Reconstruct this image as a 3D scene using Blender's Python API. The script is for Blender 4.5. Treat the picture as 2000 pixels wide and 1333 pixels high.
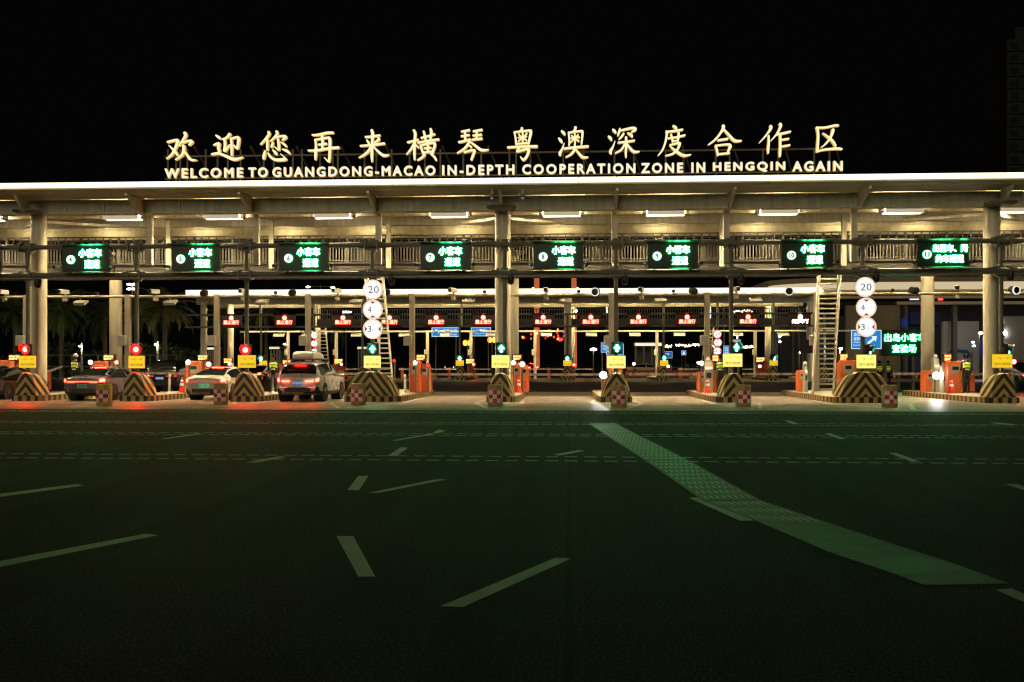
import bpy, math, random
from mathutils import Vector, Matrix
random.seed(7)
for o in list(bpy.data.objects): bpy.data.objects.remove(o)
S = bpy.context.scene
COL = S.collection
R = math.radians

# ---------------------------------------------------------------- camera
F = 35/36*2000            # focal length in photo pixels
HOR, CAMZ, TH = 707.0, 1.7, R(3.3)
cam = bpy.data.cameras.new('camera'); cam_o = bpy.data.objects.new('camera', cam); COL.objects.link(cam_o)
cam.lens = 35; cam.sensor_width = 36; cam.shift_y = (HOR-666.5)/2000
cam.clip_start = .1; cam.clip_end = 3000
cam_o.location = (0, 0, CAMZ); cam_o.rotation_euler = (R(90), 0, TH)
S.camera = cam_o
# ---------------------------------------------------------------- night sky, faint town glow from behind the camera
w = bpy.data.worlds.new('World'); S.world = w; w.use_nodes = True
bg = w.node_tree.nodes['Background']
bg.inputs[0].default_value = (.0011, .0010, .0009, 1); bg.inputs[1].default_value = 1
sun = bpy.data.lights.new('sun', 'SUN'); sun.energy = .48; sun.angle = R(25); sun.color = (1, .87, .58)
sun_o = bpy.data.objects.new('sun', sun); COL.objects.link(sun_o)
sun_o.rotation_euler = (R(90-15), 0, R(-12))
S.view_settings.view_transform = 'Standard'; S.view_settings.look = 'None'
S.view_settings.exposure = 0; S.view_settings.gamma = 1
S.cycles.use_denoising = True; S.cycles.max_bounces = 6; S.cycles.diffuse_bounces = 4
S.cycles.sample_clamp_indirect = 4; S.cycles.sample_clamp_direct = 0
S.cycles.caustics_reflective = False; S.cycles.caustics_refractive = False
S.cycles.filter_width = 1.25

# ---------------------------------------------------------------- pixel of the photo -> point in the place
c_, s_ = math.cos(TH), math.sin(TH)
def dep(px, Y): return Y/(c_ + (px-1000)/F*s_)
def PX(px, Y):
    u = (px-1000)/F
    return dep(px, Y)*(-s_ + u*c_)
def PZ(px, py, Y): return CAMZ + (HOR-py)/F*dep(px, Y)
def P(px, py, Y): return (PX(px, Y), Y, PZ(px, py, Y))
def G(px, py, z=0):
    d = (CAMZ-z)*F/(py-HOR); u = (px-1000)/F
    return (d*(-s_+u*c_), d*(c_+u*s_), z)
def mpp(px, Y): return dep(px, Y)/F      # metres per photo pixel

# ---------------------------------------------------------------- materials
MATS = {}
def M(name, col=(.5,.5,.5), rough=.5, metal=0, var=.18, scale=3.0, bump=0, emit=None, es=0, spec=.5, coat=0, streak=False):
    if name in MATS: return MATS[name]
    m = bpy.data.materials.new(name); m.use_nodes = True; MATS[name] = m
    nt = m.node_tree; b = nt.nodes['Principled BSDF']
    b.inputs['Roughness'].default_value = rough; b.inputs['Metallic'].default_value = metal
    b.inputs['Specular IOR Level'].default_value = spec
    b.inputs['Coat Weight'].default_value = coat
    b.inputs['Base Color'].default_value = (*col, 1)
    if emit is not None:
        b.inputs['Emission Color'].default_value = (*emit, 1); b.inputs['Emission Strength'].default_value = es
    if var > 0:
        tc = nt.nodes.new('ShaderNodeTexCoord')
        n = nt.nodes.new('ShaderNodeTexNoise'); n.inputs['Scale'].default_value = scale; n.inputs['Detail'].default_value = 6
        n.inputs['Roughness'].default_value = .65
        if streak:
            mp = nt.nodes.new('ShaderNodeMapping'); mp.inputs['Scale'].default_value = (3,3,.3); nt.links.new(tc.outputs['Object'], mp.inputs[0]); nt.links.new(mp.outputs[0], n.inputs['Vector'])
        else: nt.links.new(tc.outputs['Object'], n.inputs['Vector'])
        r = nt.nodes.new('ShaderNodeValToRGB')
        r.color_ramp.elements[0].position = .3; r.color_ramp.elements[1].position = .7
        r.color_ramp.elements[0].color = tuple(x*(1-var) for x in col)+(1,)
        r.color_ramp.elements[1].color = tuple(min(1, x*(1+var)) for x in col)+(1,)
        nt.links.new(n.outputs['Fac'], r.inputs['Fac']); nt.links.new(r.outputs['Color'], b.inputs['Base Color'])
        rr = nt.nodes.new('ShaderNodeMapRange'); rr.inputs['To Min'].default_value = max(.02, rough*.8); rr.inputs['To Max'].default_value = min(1, rough*1.2)
        nt.links.new(n.outputs['Fac'], rr.inputs['Value']); nt.links.new(rr.outputs['Result'], b.inputs['Roughness'])
        if bump:
            bp = nt.nodes.new('ShaderNodeBump'); bp.inputs['Strength'].default_value = bump; bp.inputs['Distance'].default_value = .02
            n2 = nt.nodes.new('ShaderNodeTexNoise'); n2.inputs['Scale'].default_value = 60; n2.inputs['Detail'].default_value = 3
            nt.links.new(tc.outputs['Object'], n2.inputs['Vector'])
            nt.links.new(n2.outputs['Fac'], bp.inputs['Height']); nt.links.new(bp.outputs['Normal'], b.inputs['Normal'])
    return m
def EM(name, col=None, es=None):
    return M(name, (.02,.02,.02), .6, 0, 0, emit=col, es=es)
class N:            # tiny node-math helper
    def __init__(s, m): s.nt = m.node_tree; s.b = s.nt.nodes['Principled BSDF']; s.tc = s.nt.nodes.new('ShaderNodeTexCoord'); s.sep = s.nt.nodes.new('ShaderNodeSeparateXYZ'); s.nt.links.new(s.tc.outputs['Object'], s.sep.inputs[0])
    def m(s, op, a, b=None):
        n = s.nt.nodes.new('ShaderNodeMath'); n.operation = op
        for i, v in enumerate((a, b)):
            if v is None: continue
            if isinstance(v, (int, float)): n.inputs[i].default_value = v
            else: s.nt.links.new(v, n.inputs[i])
        return n.outputs[0]
    def mix(s, f, a, b):
        n = s.nt.nodes.new('ShaderNodeMix'); n.data_type = 'RGBA'
        if isinstance(f, (int, float)): n.inputs[0].default_value = f
        else: s.nt.links.new(f, n.inputs[0])
        for i, v in ((6, a), (7, b)):
            if isinstance(v, tuple): n.inputs[i].default_value = (*v, 1)
            else: s.nt.links.new(v, n.inputs[i])
        return n.outputs[2]
    def noise(s, scale, detail=5):
        n = s.nt.nodes.new('ShaderNodeTexNoise'); n.inputs['Scale'].default_value = scale; n.inputs['Detail'].default_value = detail
        s.nt.links.new(s.tc.outputs['Object'], n.inputs['Vector']); return n.outputs['Fac']
    def color(s, out): s.nt.links.new(out, s.b.inputs['Base Color'])

def chevron_mat():
    m = M('chevron_paint', rough=.55, var=0); n = N(m); X, Y, Z = n.sep.outputs
    ax = n.m('ABSOLUTE', X)
    v = n.m('ADD', n.m('MULTIPLY', ax, 1.3), Z)
    v = n.m('ADD', v, n.m('MULTIPLY', Y, .8))
    ch = n.m('GREATER_THAN', n.m('FRACT', n.m('MULTIPLY', n.m('ADD', v, .02), 1/.44)), .5)
    st = n.m('GREATER_THAN', n.m('FRACT', n.m('MULTIPLY', n.m('ADD', ax, .08), 1/.36)), .5)
    low = n.m('LESS_THAN', Z, .235)
    f = n.m('ADD', n.m('MULTIPLY', low, st), n.m('MULTIPLY', n.m('SUBTRACT', 1, low), ch))
    dirt = n.noise(5, 8)
    ye = n.mix(dirt, (.38,.26,.07), (.70,.50,.15)); bk = n.mix(dirt, (.006,.006,.006), (.03,.027,.02))
    n.color(n.mix(f, ye, bk)); return m
def kerb_mat():
    m = M('kerb_paint', rough=.6, var=0); n = N(m); X, Y, Z = n.sep.outputs
    f = n.m('GREATER_THAN', n.m('FRACT', n.m('MULTIPLY', n.m('ADD', Y, X), 1/.42)), .5)
    d = n.noise(4, 8)
    n.color(n.mix(f, n.mix(d, (.30,.20,.06), (.5,.36,.12)), n.mix(d, (.05,.03,.02), (.12,.08,.05)))); return m
def checker_mat():
    m = M('barrel_checker', rough=.4, var=0); n = N(m); X, Y, Z = n.sep.outputs
    k = .155
    a = n.m('FLOOR', n.m('DIVIDE', n.m('ADD', X, k/2), k)); b = n.m('FLOOR', n.m('DIVIDE', Z, k))
    f = n.m('GREATER_THAN', n.m('ABSOLUTE', n.m('SUBTRACT', n.m('FRACT', n.m('MULTIPLY', n.m('ADD', a, b), .5)), 0)), .25)
    n.color(n.mix(f, (.88,.86,.83), (.68,.02,.02))); return m
def asphalt_mat():
    m = M('asphalt', rough=.7, var=0, spec=.02); n = N(m); X, Y, Z = n.sep.outputs
    big = n.noise(.11, 6); mid = n.noise(1.3, 8); fine = n.noise(48, 4)
    c1 = n.mix(big, (.026,.025,.022), (.07,.068,.06)); c2 = n.mix(mid, (.03,.029,.026), (.078,.075,.068))
    c3 = n.mix(n.m('GREATER_THAN', fine, .56), (.022,.022,.021), (.135,.13,.12))
    mp = n.nt.nodes.new('ShaderNodeMapping'); mp.inputs['Scale'].default_value = (1.5,.045,1); n.nt.links.new(n.tc.outputs['Object'], mp.inputs[0])
    tr = n.nt.nodes.new('ShaderNodeTexNoise'); tr.inputs['Scale'].default_value = 1; tr.inputs['Detail'].default_value = 7; n.nt.links.new(mp.outputs[0], tr.inputs['Vector'])
    seam = n.m('LESS_THAN', n.m('FRACT', n.m('MULTIPLY', n.m('ADD', X, n.m('MULTIPLY', mid, .06)), 1/3.9)), .012)
    seam2 = n.m('LESS_THAN', n.m('FRACT', n.m('MULTIPLY', n.m('ADD', Y, n.m('MULTIPLY', mid, .08)), 1/11.3)), .004)
    wear = n.m('MULTIPLY', n.m('SUBTRACT', tr.outputs['Fac'], .35), 1.9); wear.node.use_clamp = True
    base = n.mix(.5, n.mix(.5, c1, c2), c3)
    base = n.mix(wear, base, n.mix(.62, base, (.012,.012,.012)))
    n.color(n.mix(n.m('MAXIMUM', seam, seam2), base, n.mix(.3, base, (.01,.01,.01))))
    r = n.m('ADD', n.m('MULTIPLY', big, .18), n.m('ADD', n.m('MULTIPLY', mid, .2), .55)); gl = n.m('MULTIPLY', n.m('SUBTRACT', n.m('ADD', n.m('MULTIPLY', n.noise(.42, 4), .6), n.m('MULTIPLY', tr.outputs['Fac'], .4)), .55), 5); gl.node.use_clamp = True
    n.nt.links.new(n.m('SUBTRACT', r, n.m('MULTIPLY', gl, .08)), n.b.inputs['Roughness'])
    n.nt.links.new(n.m('ADD', .015, n.m('MULTIPLY', gl, .02)), n.b.inputs['Specular IOR Level'])
    bp = n.nt.nodes.new('ShaderNodeBump'); bp.inputs['Strength'].default_value = .35; bp.inputs['Distance'].default_value = .01
    n.nt.links.new(fine, bp.inputs['Height']); n.nt.links.new(bp.outputs['Normal'], n.b.inputs['Normal']); return m
def concrete_mat():
    m = M('lane_concrete', rough=.45, var=0, spec=.22); n = N(m); X, Y, Z = n.sep.outputs
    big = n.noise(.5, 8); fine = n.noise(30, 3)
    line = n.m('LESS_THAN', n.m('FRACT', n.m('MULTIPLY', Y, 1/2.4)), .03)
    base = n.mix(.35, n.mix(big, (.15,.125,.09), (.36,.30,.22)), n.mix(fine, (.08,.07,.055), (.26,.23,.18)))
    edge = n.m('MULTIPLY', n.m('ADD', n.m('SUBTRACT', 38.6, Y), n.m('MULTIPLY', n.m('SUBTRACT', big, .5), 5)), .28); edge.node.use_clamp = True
    light_fade = n.m('MULTIPLY', n.m('LESS_THAN', n.m('ABSOLUTE', n.m('SUBTRACT', Y, 44)), 12), edge)  # darkens the concrete's near edge toward asphalt, painting the soft end of the lamplight
    n.color(n.mix(light_fade, n.mix(line, base, (.05,.045,.04)), n.mix(fine, (.03,.03,.028), (.10,.095,.085))))
    n.nt.links.new(n.m('ADD', n.m('MULTIPLY', big, .3), .3), n.b.inputs['Roughness']); return m
def paint_mat(nm='road_paint', k=1.):
    m = M(nm, rough=.6, var=0); n = N(m)
    a = n.noise(2.5, 8); f = n.noise(38, 4)
    n.color(n.mix(n.m('GREATER_THAN', n.m('ADD', n.m('MULTIPLY', a, .6), n.m('MULTIPLY', f, .4)), .36), (.06,.058,.052), n.mix(a, tuple(k*v for v in (.32,.31,.26)), tuple(k*v for v in (.6,.58,.48))))); return m
WHITE = M('cream_steel', (.68,.62,.46), .42, 0, .22, 1.2, streak=True)
WHITE2 = M('cream_panel', (.62,.57,.43), .5, 0, .2, .8)
GREY = M('grey_steel', (.20,.19,.15), .45, .3, .2, 3)
DARK = M('dark_steel', (.13,.125,.095), .5, 0, .2, 3)
BLACK = M('black_plastic', (.015,.015,.016), .35, 0, .3, 8)
BLKM = M('black_metal', (.03,.03,.03), .4, .2, .3, 8)
WPLAST = M('white_plastic', (.72,.70,.62), .4, 0, .08, 6)
ORANGE = M('orange_cabinet_paint', (.78,.17,.045), .42, 0, .14, 3)
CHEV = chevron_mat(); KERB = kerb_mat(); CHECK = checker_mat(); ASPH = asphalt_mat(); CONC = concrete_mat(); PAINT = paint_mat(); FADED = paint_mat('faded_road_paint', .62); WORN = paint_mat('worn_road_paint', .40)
PAVE = M('island_paving', (.42,.38,.30), .7, 0, .25, 3, .3)
RUBBER = M('tyre_rubber', (.018,.018,.018), .75, 0, .25, 20)
ALLOY = M('alloy_rim', (.55,.55,.55), .25, .9, .1, 10)
GLASS = M('tinted_car_glass', (.012,.014,.014), .08, 0, 0, spec=.8)
YBOARD = M('yellow_backlit_board', (.7,.5,.05), .4, 0, .05, 6, emit=(1,.62,.02), es=.85)
YBOARD2 = M('pale_yellow_backlit_board', (.7,.6,.15), .4, 0, .05, 6, emit=(1,.84,.20), es=1.15)
YTXT = M('board_lettering', (.25,.14,.01), .5, 0, 0, emit=(.45,.25,.01), es=.55)
LEDG = EM('green_led_face', (.05,1,.25), 135); LEDGS = EM('green_led_side', (.0,1,.22), 9)
LEDR = EM('red_led_face', (1,.085,.055), 14); LEDRS = EM('red_led_side', (1,.02,.01), 1.6)
LEDO = EM('orange_led_face', (1,.28,.06), 7)
GOLD = EM('warm_letter_face', (1,.88,.52), 1.12); GOLDS = EM('warm_letter_side', (1,.6,.12), .75)
CREAM = EM('cream_letter_face', (1,.94,.68), 1.0)
STRIP = EM('roof_edge_light', (1,.90,.62), 2.0)
LAMP = EM('ceiling_lamp_diffuser', (1,.78,.44), 400); LAMPF = EM('ceiling_lamp_front', (1,.85,.54), .45)
WLAMP = EM('white_lamp', (1,.97,.9), 60); WLAMPS = EM('soft_white_lamp', (1,.9,.7), 3)
REDL = EM('red_lens', (1,.0016,.0012), 620); GRNL = EM('green_lens', (.10,1,.62), 45)
TAIL = EM('tail_lamp_glow', (1,.012,.007), 85); TAILB = EM('tail_bar_glow', (1,.10,.035), 4); TAILD = EM('tail_lamp_dim', (1,.05,.03), .9)
WHITEF = EM('backlit_sign_white', (1,.97,.93), 1.25); SIGNRED = EM('backlit_sign_red', (.95,.16,.06), .75); SIGNINK = M('sign_ink', (.02,.02,.04), .5, 0, 0)
BLUEF = EM('backlit_sign_blue', (.005,.27,.80), .75); BLUED = EM('backlit_sign_deep_blue', (.01,.14,.62), .6); BLUEW = EM('backlit_sign_lettering', (.8,.95,1), 1.0)
VIOLET = EM('violet_shoulder_lamp', (.35,.2,1), 6)

# ---------------------------------------------------------------- mesh builder
class MB:
    def __init__(s): s.v = []; s.f = []; s.mi = []; s.cur = 0
    def add(s, vs, fs):
        n = len(s.v); s.v += [tuple(p) for p in vs]
        for f in fs: s.f.append([i+n for i in f]); s.mi.append(s.cur)
        return s
    def box(s, x0, x1, y0, y1, z0, z1):
        vs = [(x0,y0,z0),(x1,y0,z0),(x1,y1,z0),(x0,y1,z0),(x0,y0,z1),(x1,y0,z1),(x1,y1,z1),(x0,y1,z1)]
        return s.add(vs, [(0,3,2,1),(4,5,6,7),(0,1,5,4),(1,2,6,5),(2,3,7,6),(3,0,4,7)])
    def cbox(s, c, sz): return s.box(c[0]-sz[0]/2, c[0]+sz[0]/2, c[1]-sz[1]/2, c[1]+sz[1]/2, c[2]-sz[2]/2, c[2]+sz[2]/2)
    def bbox(s, x0, x1, y0, y1, z0, z1, b=.02):          # box with chamfered vertical and top edges
        pts = [(x0+b,y0),(x1-b,y0),(x1,y0+b),(x1,y1-b),(x1-b,y1),(x0+b,y1),(x0,y1-b),(x0,y0+b)]
        cx, cy = (x0+x1)/2, (y0+y1)/2
        def inn(p): return (p[0]+math.copysign(min(b,abs(p[0]-cx)), cx-p[0]), p[1]+math.copysign(min(b,abs(p[1]-cy)), cy-p[1]))
        vs = [(*p,z0) for p in pts]+[(*p,z1-b) for p in pts]+[(*inn(p),z1) for p in pts]
        fs = [tuple(range(7,-1,-1)), tuple(range(16,24))]
        for k in (0,8):
            for i in range(8): fs.append((k+i, k+(i+1)%8, k+8+(i+1)%8, k+8+i))
        return s.add(vs, fs)
    def tube(s, a, b, r, n=10, r2=None, cap=True):
        a, b = Vector(a), Vector(b); r2 = r if r2 is None else r2
        d = (b-a).normalized(); u = d.orthogonal().normalized(); w = d.cross(u)
        vs = [a+(u*math.cos(2*math.pi*i/n)+w*math.sin(2*math.pi*i/n))*r for i in range(n)]+[b+(u*math.cos(2*math.pi*i/n)+w*math.sin(2*math.pi*i/n))*r2 for i in range(n)]
        fs = [(i,(i+1)%n,n+(i+1)%n,n+i) for i in range(n)]
        if cap: fs += [tuple(range(n-1,-1,-1)), tuple(range(n,2*n))]
        return s.add(vs, fs)
    def path(s, pts, r, n=8):
        for a, b in zip(pts, pts[1:]): s.tube(a, b, r, n)
        return s
    def bar(s, a, b, w, h):                 # rectangular bar between two points
        a, b = Vector(a), Vector(b); d = (b-a).normalized(); up = Vector((0,0,1)) if abs(d.z) < .95 else Vector((0,1,0))
        u = d.cross(up).normalized()*w/2; v = u.cross(d).normalized()*h/2
        vs = [a-u-v,a+u-v,a+u+v,a-u+v,b-u-v,b+u-v,b+u+v,b-u+v]
        return s.add(vs, [(0,3,2,1),(4,5,6,7),(0,1,5,4),(1,2,6,5),(2,3,7,6),(3,0,4,7)])
    def prism(s, pts, y0, y1):              # polygon in XZ extruded along Y
        n = len(pts)
        ar = sum(pts[i][0]*pts[(i+1)%n][1]-pts[(i+1)%n][0]*pts[i][1] for i in range(n))
        if ar < 0: pts = pts[::-1]
        vs = [(p[0],y0,p[1]) for p in pts]+[(p[0],y1,p[1]) for p in pts]
        return s.add(vs, [tuple(range(n)), tuple(range(2*n-1,n-1,-1))]+[((i+1)%n,i,n+i,n+(i+1)%n) for i in range(n)])
    def prismx(s, pts, x0, x1):             # polygon in YZ extruded along X
        n = len(pts)
        vs = [(x0,*p) for p in pts]+[(x1,*p) for p in pts]
        return s.add(vs, [tuple(range(n)), tuple(range(2*n-1,n-1,-1))]+[((i+1)%n,i,n+i,n+(i+1)%n) for i in range(n)])
    def slab(s, pts, z0, z1):               # polygon in XY extruded along Z
        n = len(pts)
        ar = sum(pts[i][0]*pts[(i+1)%n][1]-pts[(i+1)%n][0]*pts[i][1] for i in range(n))
        if ar < 0: pts = pts[::-1]
        vs = [(*p,z0) for p in pts]+[(*p,z1) for p in pts]
        return s.add(vs, [tuple(range(n-1,-1,-1)), tuple(range(n,2*n))]+[(i,(i+1)%n,n+(i+1)%n,n+i) for i in range(n)])
    def disc(s, c, r, y0, y1, n=28): return s.prism([(c[0]+r*math.cos(2*math.pi*i/n), c[1]+r*math.sin(2*math.pi*i/n)) for i in range(n)], y0, y1)
    def ring(s, c, r0, r1, y0, y1, n=32):
        vs = []
        for y in (y0, y1):
            for r in (r0, r1):
                vs += [(c[0]+r*math.cos(2*math.pi*i/n), y, c[1]+r*math.sin(2*math.pi*i/n)) for i in range(n)]
        fs = []
        for i in range(n):
            j = (i+1)%n
            fs += [(i,j,n+j,n+i)[::-1], (2*n+i,2*n+j,3*n+j,3*n+i), (n+i,n+j,3*n+j,3*n+i)[::-1], (i,j,2*n+j,2*n+i)]
        return s.add(vs, fs)
    def lathe(s, prof, c=(0,0,0), n=20, cap=True):        # prof: (r,z)
        vs = []; m = len(prof)
        for r, z in prof: vs += [(c[0]+r*math.cos(2*math.pi*i/n), c[1]+r*math.sin(2*math.pi*i/n), c[2]+z) for i in range(n)]
        fs = [(k*n+i, k*n+(i+1)%n, (k+1)*n+(i+1)%n, (k+1)*n+i) for k in range(m-1) for i in range(n)]
        if cap: fs += [tuple(range(n-1,-1,-1)), tuple(range((m-1)*n, m*n))]
        return s.add(vs, fs)
    def ell(s, c, r, n=14, m=9):
        prof = [(math.sin(math.pi*k/m), -math.cos(math.pi*k/m)) for k in range(m+1)]
        k0 = len(s.v); s.lathe([(max(1e-3,p[0]),p[1]) for p in prof], n=n)
        for i in range(k0, len(s.v)): p = s.v[i]; s.v[i] = (c[0]+p[0]*r[0], c[1]+p[1]*r[1], c[2]+p[2]*r[2])
        return s
    def build(s, name, mats, parent=None, smooth=False, loc=None):
        me = bpy.data.meshes.new(name); me.from_pydata(s.v, [], s.f)
        if not isinstance(mats, (list, tuple)): mats = [mats]
        for m in mats: me.materials.append(m)
        for p, k in zip(me.polygons, s.mi): p.material_index = k
        if smooth:
            me.polygons.foreach_set('use_smooth', [True]*len(me.polygons))
            try: me.set_sharp_from_angle(angle=R(38))
            except Exception: pass
        me.update()
        o = bpy.data.objects.new(name, me); COL.objects.link(o)
        if parent: o.parent = parent
        if loc: o.location = loc
        return o
def empty(name, label, cat, loc=(0,0,0), rz=0, group=None):
    o = bpy.data.objects.new(name, None); COL.objects.link(o); o.location = loc; o.rotation_euler = (0,0,rz); o.empty_display_size = .2
    return tag(o, label, cat, group)
def tag(o, label=None, cat=None, group=None, kind=None):
    if label: o['label'] = label
    if cat: o['category'] = cat
    if group: o['group'] = group
    if kind: o['kind'] = kind
    return o
def copy_tree(o, parent=None):
    c = o.copy(); COL.objects.link(c); c.parent = parent
    for ch in list(o.children): copy_tree(ch, c)
    return c
def dup(o, loc, label, rz=None, scale=None, group=None):
    c = copy_tree(o); c.location = loc; c['label'] = label
    if rz is not None: c.rotation_euler = (0,0,rz)
    if scale: c.scale = (scale,)*3
    if group: c['group'] = group
    return c
_TC = {}
def glyphs(body, bold, res=2, sp=1):
    k = (body, bold, res, sp)
    if k not in _TC:
        c = bpy.data.curves.new('t', 'FONT'); c.body = body; c.size = 1; c.extrude = .5; c.offset = bold; c.resolution_u = res; c.fill_mode = 'BOTH'
        c.space_line = 1.1; c.space_character = sp; c.align_x = 'CENTER'
        o = bpy.data.objects.new('t', c); COL.objects.link(o)
        me = bpy.data.meshes.new_from_object(o.evaluated_get(bpy.context.evaluated_depsgraph_get()))
        vs = [tuple(v.co) for v in me.vertices]; fs = [tuple(p.vertices) for p in me.polygons]; sd = [0 if abs(p.normal.z) > .5 else 1 for p in me.polygons]
        bpy.data.objects.remove(o); bpy.data.curves.remove(c); bpy.data.meshes.remove(me); _TC[k] = (vs, fs, sd)
    return _TC[k]
def text(mb, body, c, W, H, y0, y1, bold=0., res=2, fat=0, sp=1):
    if fat:
        for k, (dx, dz) in enumerate(((-fat,0),(fat,0),(0,fat),(0,-fat),(-fat*.7,fat*.7),(fat*.7,-fat*.7))): text(mb, body, (c[0]+dx,c[1]+dz), W-2*fat, H-2*fat, y0-.002*k, y1, 0, res, sp=sp)
        return mb
    return text1(mb, body, c, W, H, y0, y1, bold, res, sp)
def text1(mb, body, c, W, H, y0, y1, bold=0., res=2, sp=1):
    """upright lettering centred on c=(x,z), W x H metres, front face at y0, back at y1; side faces get the next material"""
    vs, fs, sd = glyphs(body, bold, res, sp)
    xs = [v[0] for v in vs]; ys = [v[1] for v in vs]
    sx = W/(max(xs)-min(xs)); sy = H/(max(ys)-min(ys)); mx = (max(xs)+min(xs))/2; my = (max(ys)+min(ys))/2
    k = len(mb.v); base = mb.cur
    mb.v += [(c[0]+(v[0]-mx)*sx, y0 if v[2] > 0 else y1, c[1]+(v[1]-my)*sy) for v in vs]
    for f, q in zip(fs, sd): mb.f.append([i+k for i in f]); mb.mi.append(base+q)
    return mb

# ================================================================ ground, road, markings
MB().add([(-900,-60,0),(900,-60,0),(900,900,0),(-900,900,0)], [(0,1,2,3)]).build('ground', ASPH)['kind'] = 'structure'
def sheet(name, quads, m, z):
    b = MB()
    for q in quads: b.add([(x, y, z) for x, y in q], [tuple(range(len(q)))])
    o = b.build(name, m); o['kind'] = 'structure'
    for p in o.data.polygons:
        if p.normal.z < 0: p.flip()
    return o
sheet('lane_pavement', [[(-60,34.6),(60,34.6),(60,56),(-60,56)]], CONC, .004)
sheet('far_lane_pavement', [[(-45,86),(40,86),(40,103),(-45,103)]], CONC, .004)
def gq(*pts): return [G(*p)[:2] for p in pts]
arrow_q = [gq((657,1048),(690,1048),(733,1127),(700,1127)), gq((678,958),(700,930),(720,930),(701,958)),
  gq((860,1185),(905,1186),(1115,1092),(1085,1090)), gq((720,963),(742,963),(873,937),(855,936)), gq((-40,1104),(-40,1116),(310,1046),(285,1043)),
  gq((-30,969),(-30,975),(165,949),(150,946)), gq((757,891),(775,891),(797,875),(783,874)), gq((845,846),(860,846),(870,841),(856,840)),
  gq((765,861),(776,861),(850,848),(842,847)), gq((315,858),(325,858),(395,848),(385,847)), gq((1080,889),(1095,890),(1142,881),(1128,880)),
  gq((480,904),(500,904),(560,893),(545,892)),
  gq((1532,822),(1542,822),(1562,829),(1550,829)), gq((1610,848),(1622,847),(1652,858),(1640,858)), gq((1735,885),(1750,885),(1797,902),(1780,902)),
  gq((1962,946),(1985,946),(2040,962),(2012,962)), gq((1945,1153),(1975,1150),(2060,1186),(2030,1190)), gq((1345,973),(1362,972),(1480,1017),(1446,1018)),
  gq((1930,826),(1945,826),(1990,830),(1975,831))]
sheet('lane_dashes', arrow_q, FADED, .002)
rq = []
for Y0, on, off in ((33.6,.34,.06),(32.9,.34,.06),(27.6,.3,.07),(26.9,.3,.07),(23.3,.26,.1),(22.7,.26,.1),(17.75,.22,.12),(17.0,.22,.12)):
    x = -30
    while x < 30:
        rq.append([(x,Y0),(x+on,Y0),(x+on,Y0+.13),(x,Y0+.13)]); x += on+off
n1 = sum(1 for q in rq if q[0][1] > 32); sheet('rumble_markings', rq[:n1], FADED, .003); sheet('worn_rumble_markings', rq[n1:], WORN, .003)

# ================================================================ toll row layout (photo columns of the island noses)
NOSE, POLEY, CF, CR, BARY = 41.8, 43.1, 44.0, 51.7, 50.5
ISL = [(55,60,'black sedan lane'),(267,64,''),(482,62,''),(728,111,''),(978,56,''),(1203,61,''),(1428,58,''),(1685,113,''),(1955,66,'')]
IX = [PX(p, NOSE) for p,_,_ in ISL]; IW = [w_*mpp(p, NOSE) for p,w_,_ in ISL]
WHERE = ['beside the black sedan','right of the grey sedan','right of the white sedan','right of the SUV','at the central column','under the middle arrow signal','with a cone before its barrel','beside the tall ladder','at the taxi lane']
lane_q = []
for i in range(len(IX)-1):
    a, b = IX[i]+IW[i]/2+.12, IX[i+1]-IW[i+1]/2-.12
    lane_q.append([(a,47.0),(b,47.0),(b,47.45),(a,47.45)])
    for Y0, dd in ((44.7,.55),(42.3,.22)):
        x = a
        while x+dd*1.2 < b: lane_q.append([(x,Y0),(x+dd,Y0),(x+dd,Y0+.3),(x,Y0+.3)]); x += dd*1.9
for x, w_ in zip(IX, IW):
    for sg in (-1, 1):
        p0 = (x+sg*(w_/2+.15), 44.5); p1 = (x+sg*(w_/2+.25), 40.6); p2 = (x+sg*.05, 36.2); t = .16*sg
        lane_q.append([p0, p1, (p1[0]+t, p1[1]-.05), (p0[0]+t, p0[1])]); lane_q.append([p1, p2, (p2[0]+t*.6, p2[1]-.3), (p1[0]+t, p1[1]-.05)])
sheet('stop_line_markings', lane_q, PAINT, .0075)

# steel cover plates laid across the road
cl = [(1150,828),(1260,900),(1375,980),(1480,1020),(1620,1080),(1755,1125),(1805,1144)]
cr = [(1203,828),(1345,900),(1485,978),(1640,1030),(1840,1095),(1900,1116),(1970,1141)]
PLATE = M('ribbed_cover_plate', (.050,.049,.043), .6, 0, .6, 1.6); PLATE2 = M('worn_cover_plate', (.080,.078,.068), .65, 0, .6, 2.2)
RIB = M('cover_plate_rib', (.32,.32,.28), .5, .2, .2, 6)
st = empty('cable_cover_strip', 'long ribbed grey cover strip slanting across the dark asphalt', 'cover strip')
for k in range(6):
    a0, a1, b0, b1 = (Vector(G(*q)) for q in (cl[k], cl[k+1], cr[k], cr[k+1]))
    b = MB(); b.slab([(p.x, p.y) for p in (a0.lerp(a1,.006), b0.lerp(b1,.002), b1.lerp(b0,.006), a1.lerp(a0,.006))], .0025, .006)
    b.build('plate', PLATE2 if k in (3,5) else PLATE, st)
    if k < 3:
        r = MB(); n = int((a1-a0).length/.5)
        for j in range(1, 9):
            for i in range(n):
                f0, f1 = (i+.15)/n, (i+.62)/n; t = j/9
                p, q = a0.lerp(b0,t).lerp(a1.lerp(b1,t), f0), a0.lerp(b0,t).lerp(a1.lerp(b1,t), f1)
                r.bar((p.x,p.y,.0085), (q.x,q.y,.0085), .02, .004)
        r.build('raised_ribs', RIB, st)

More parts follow.
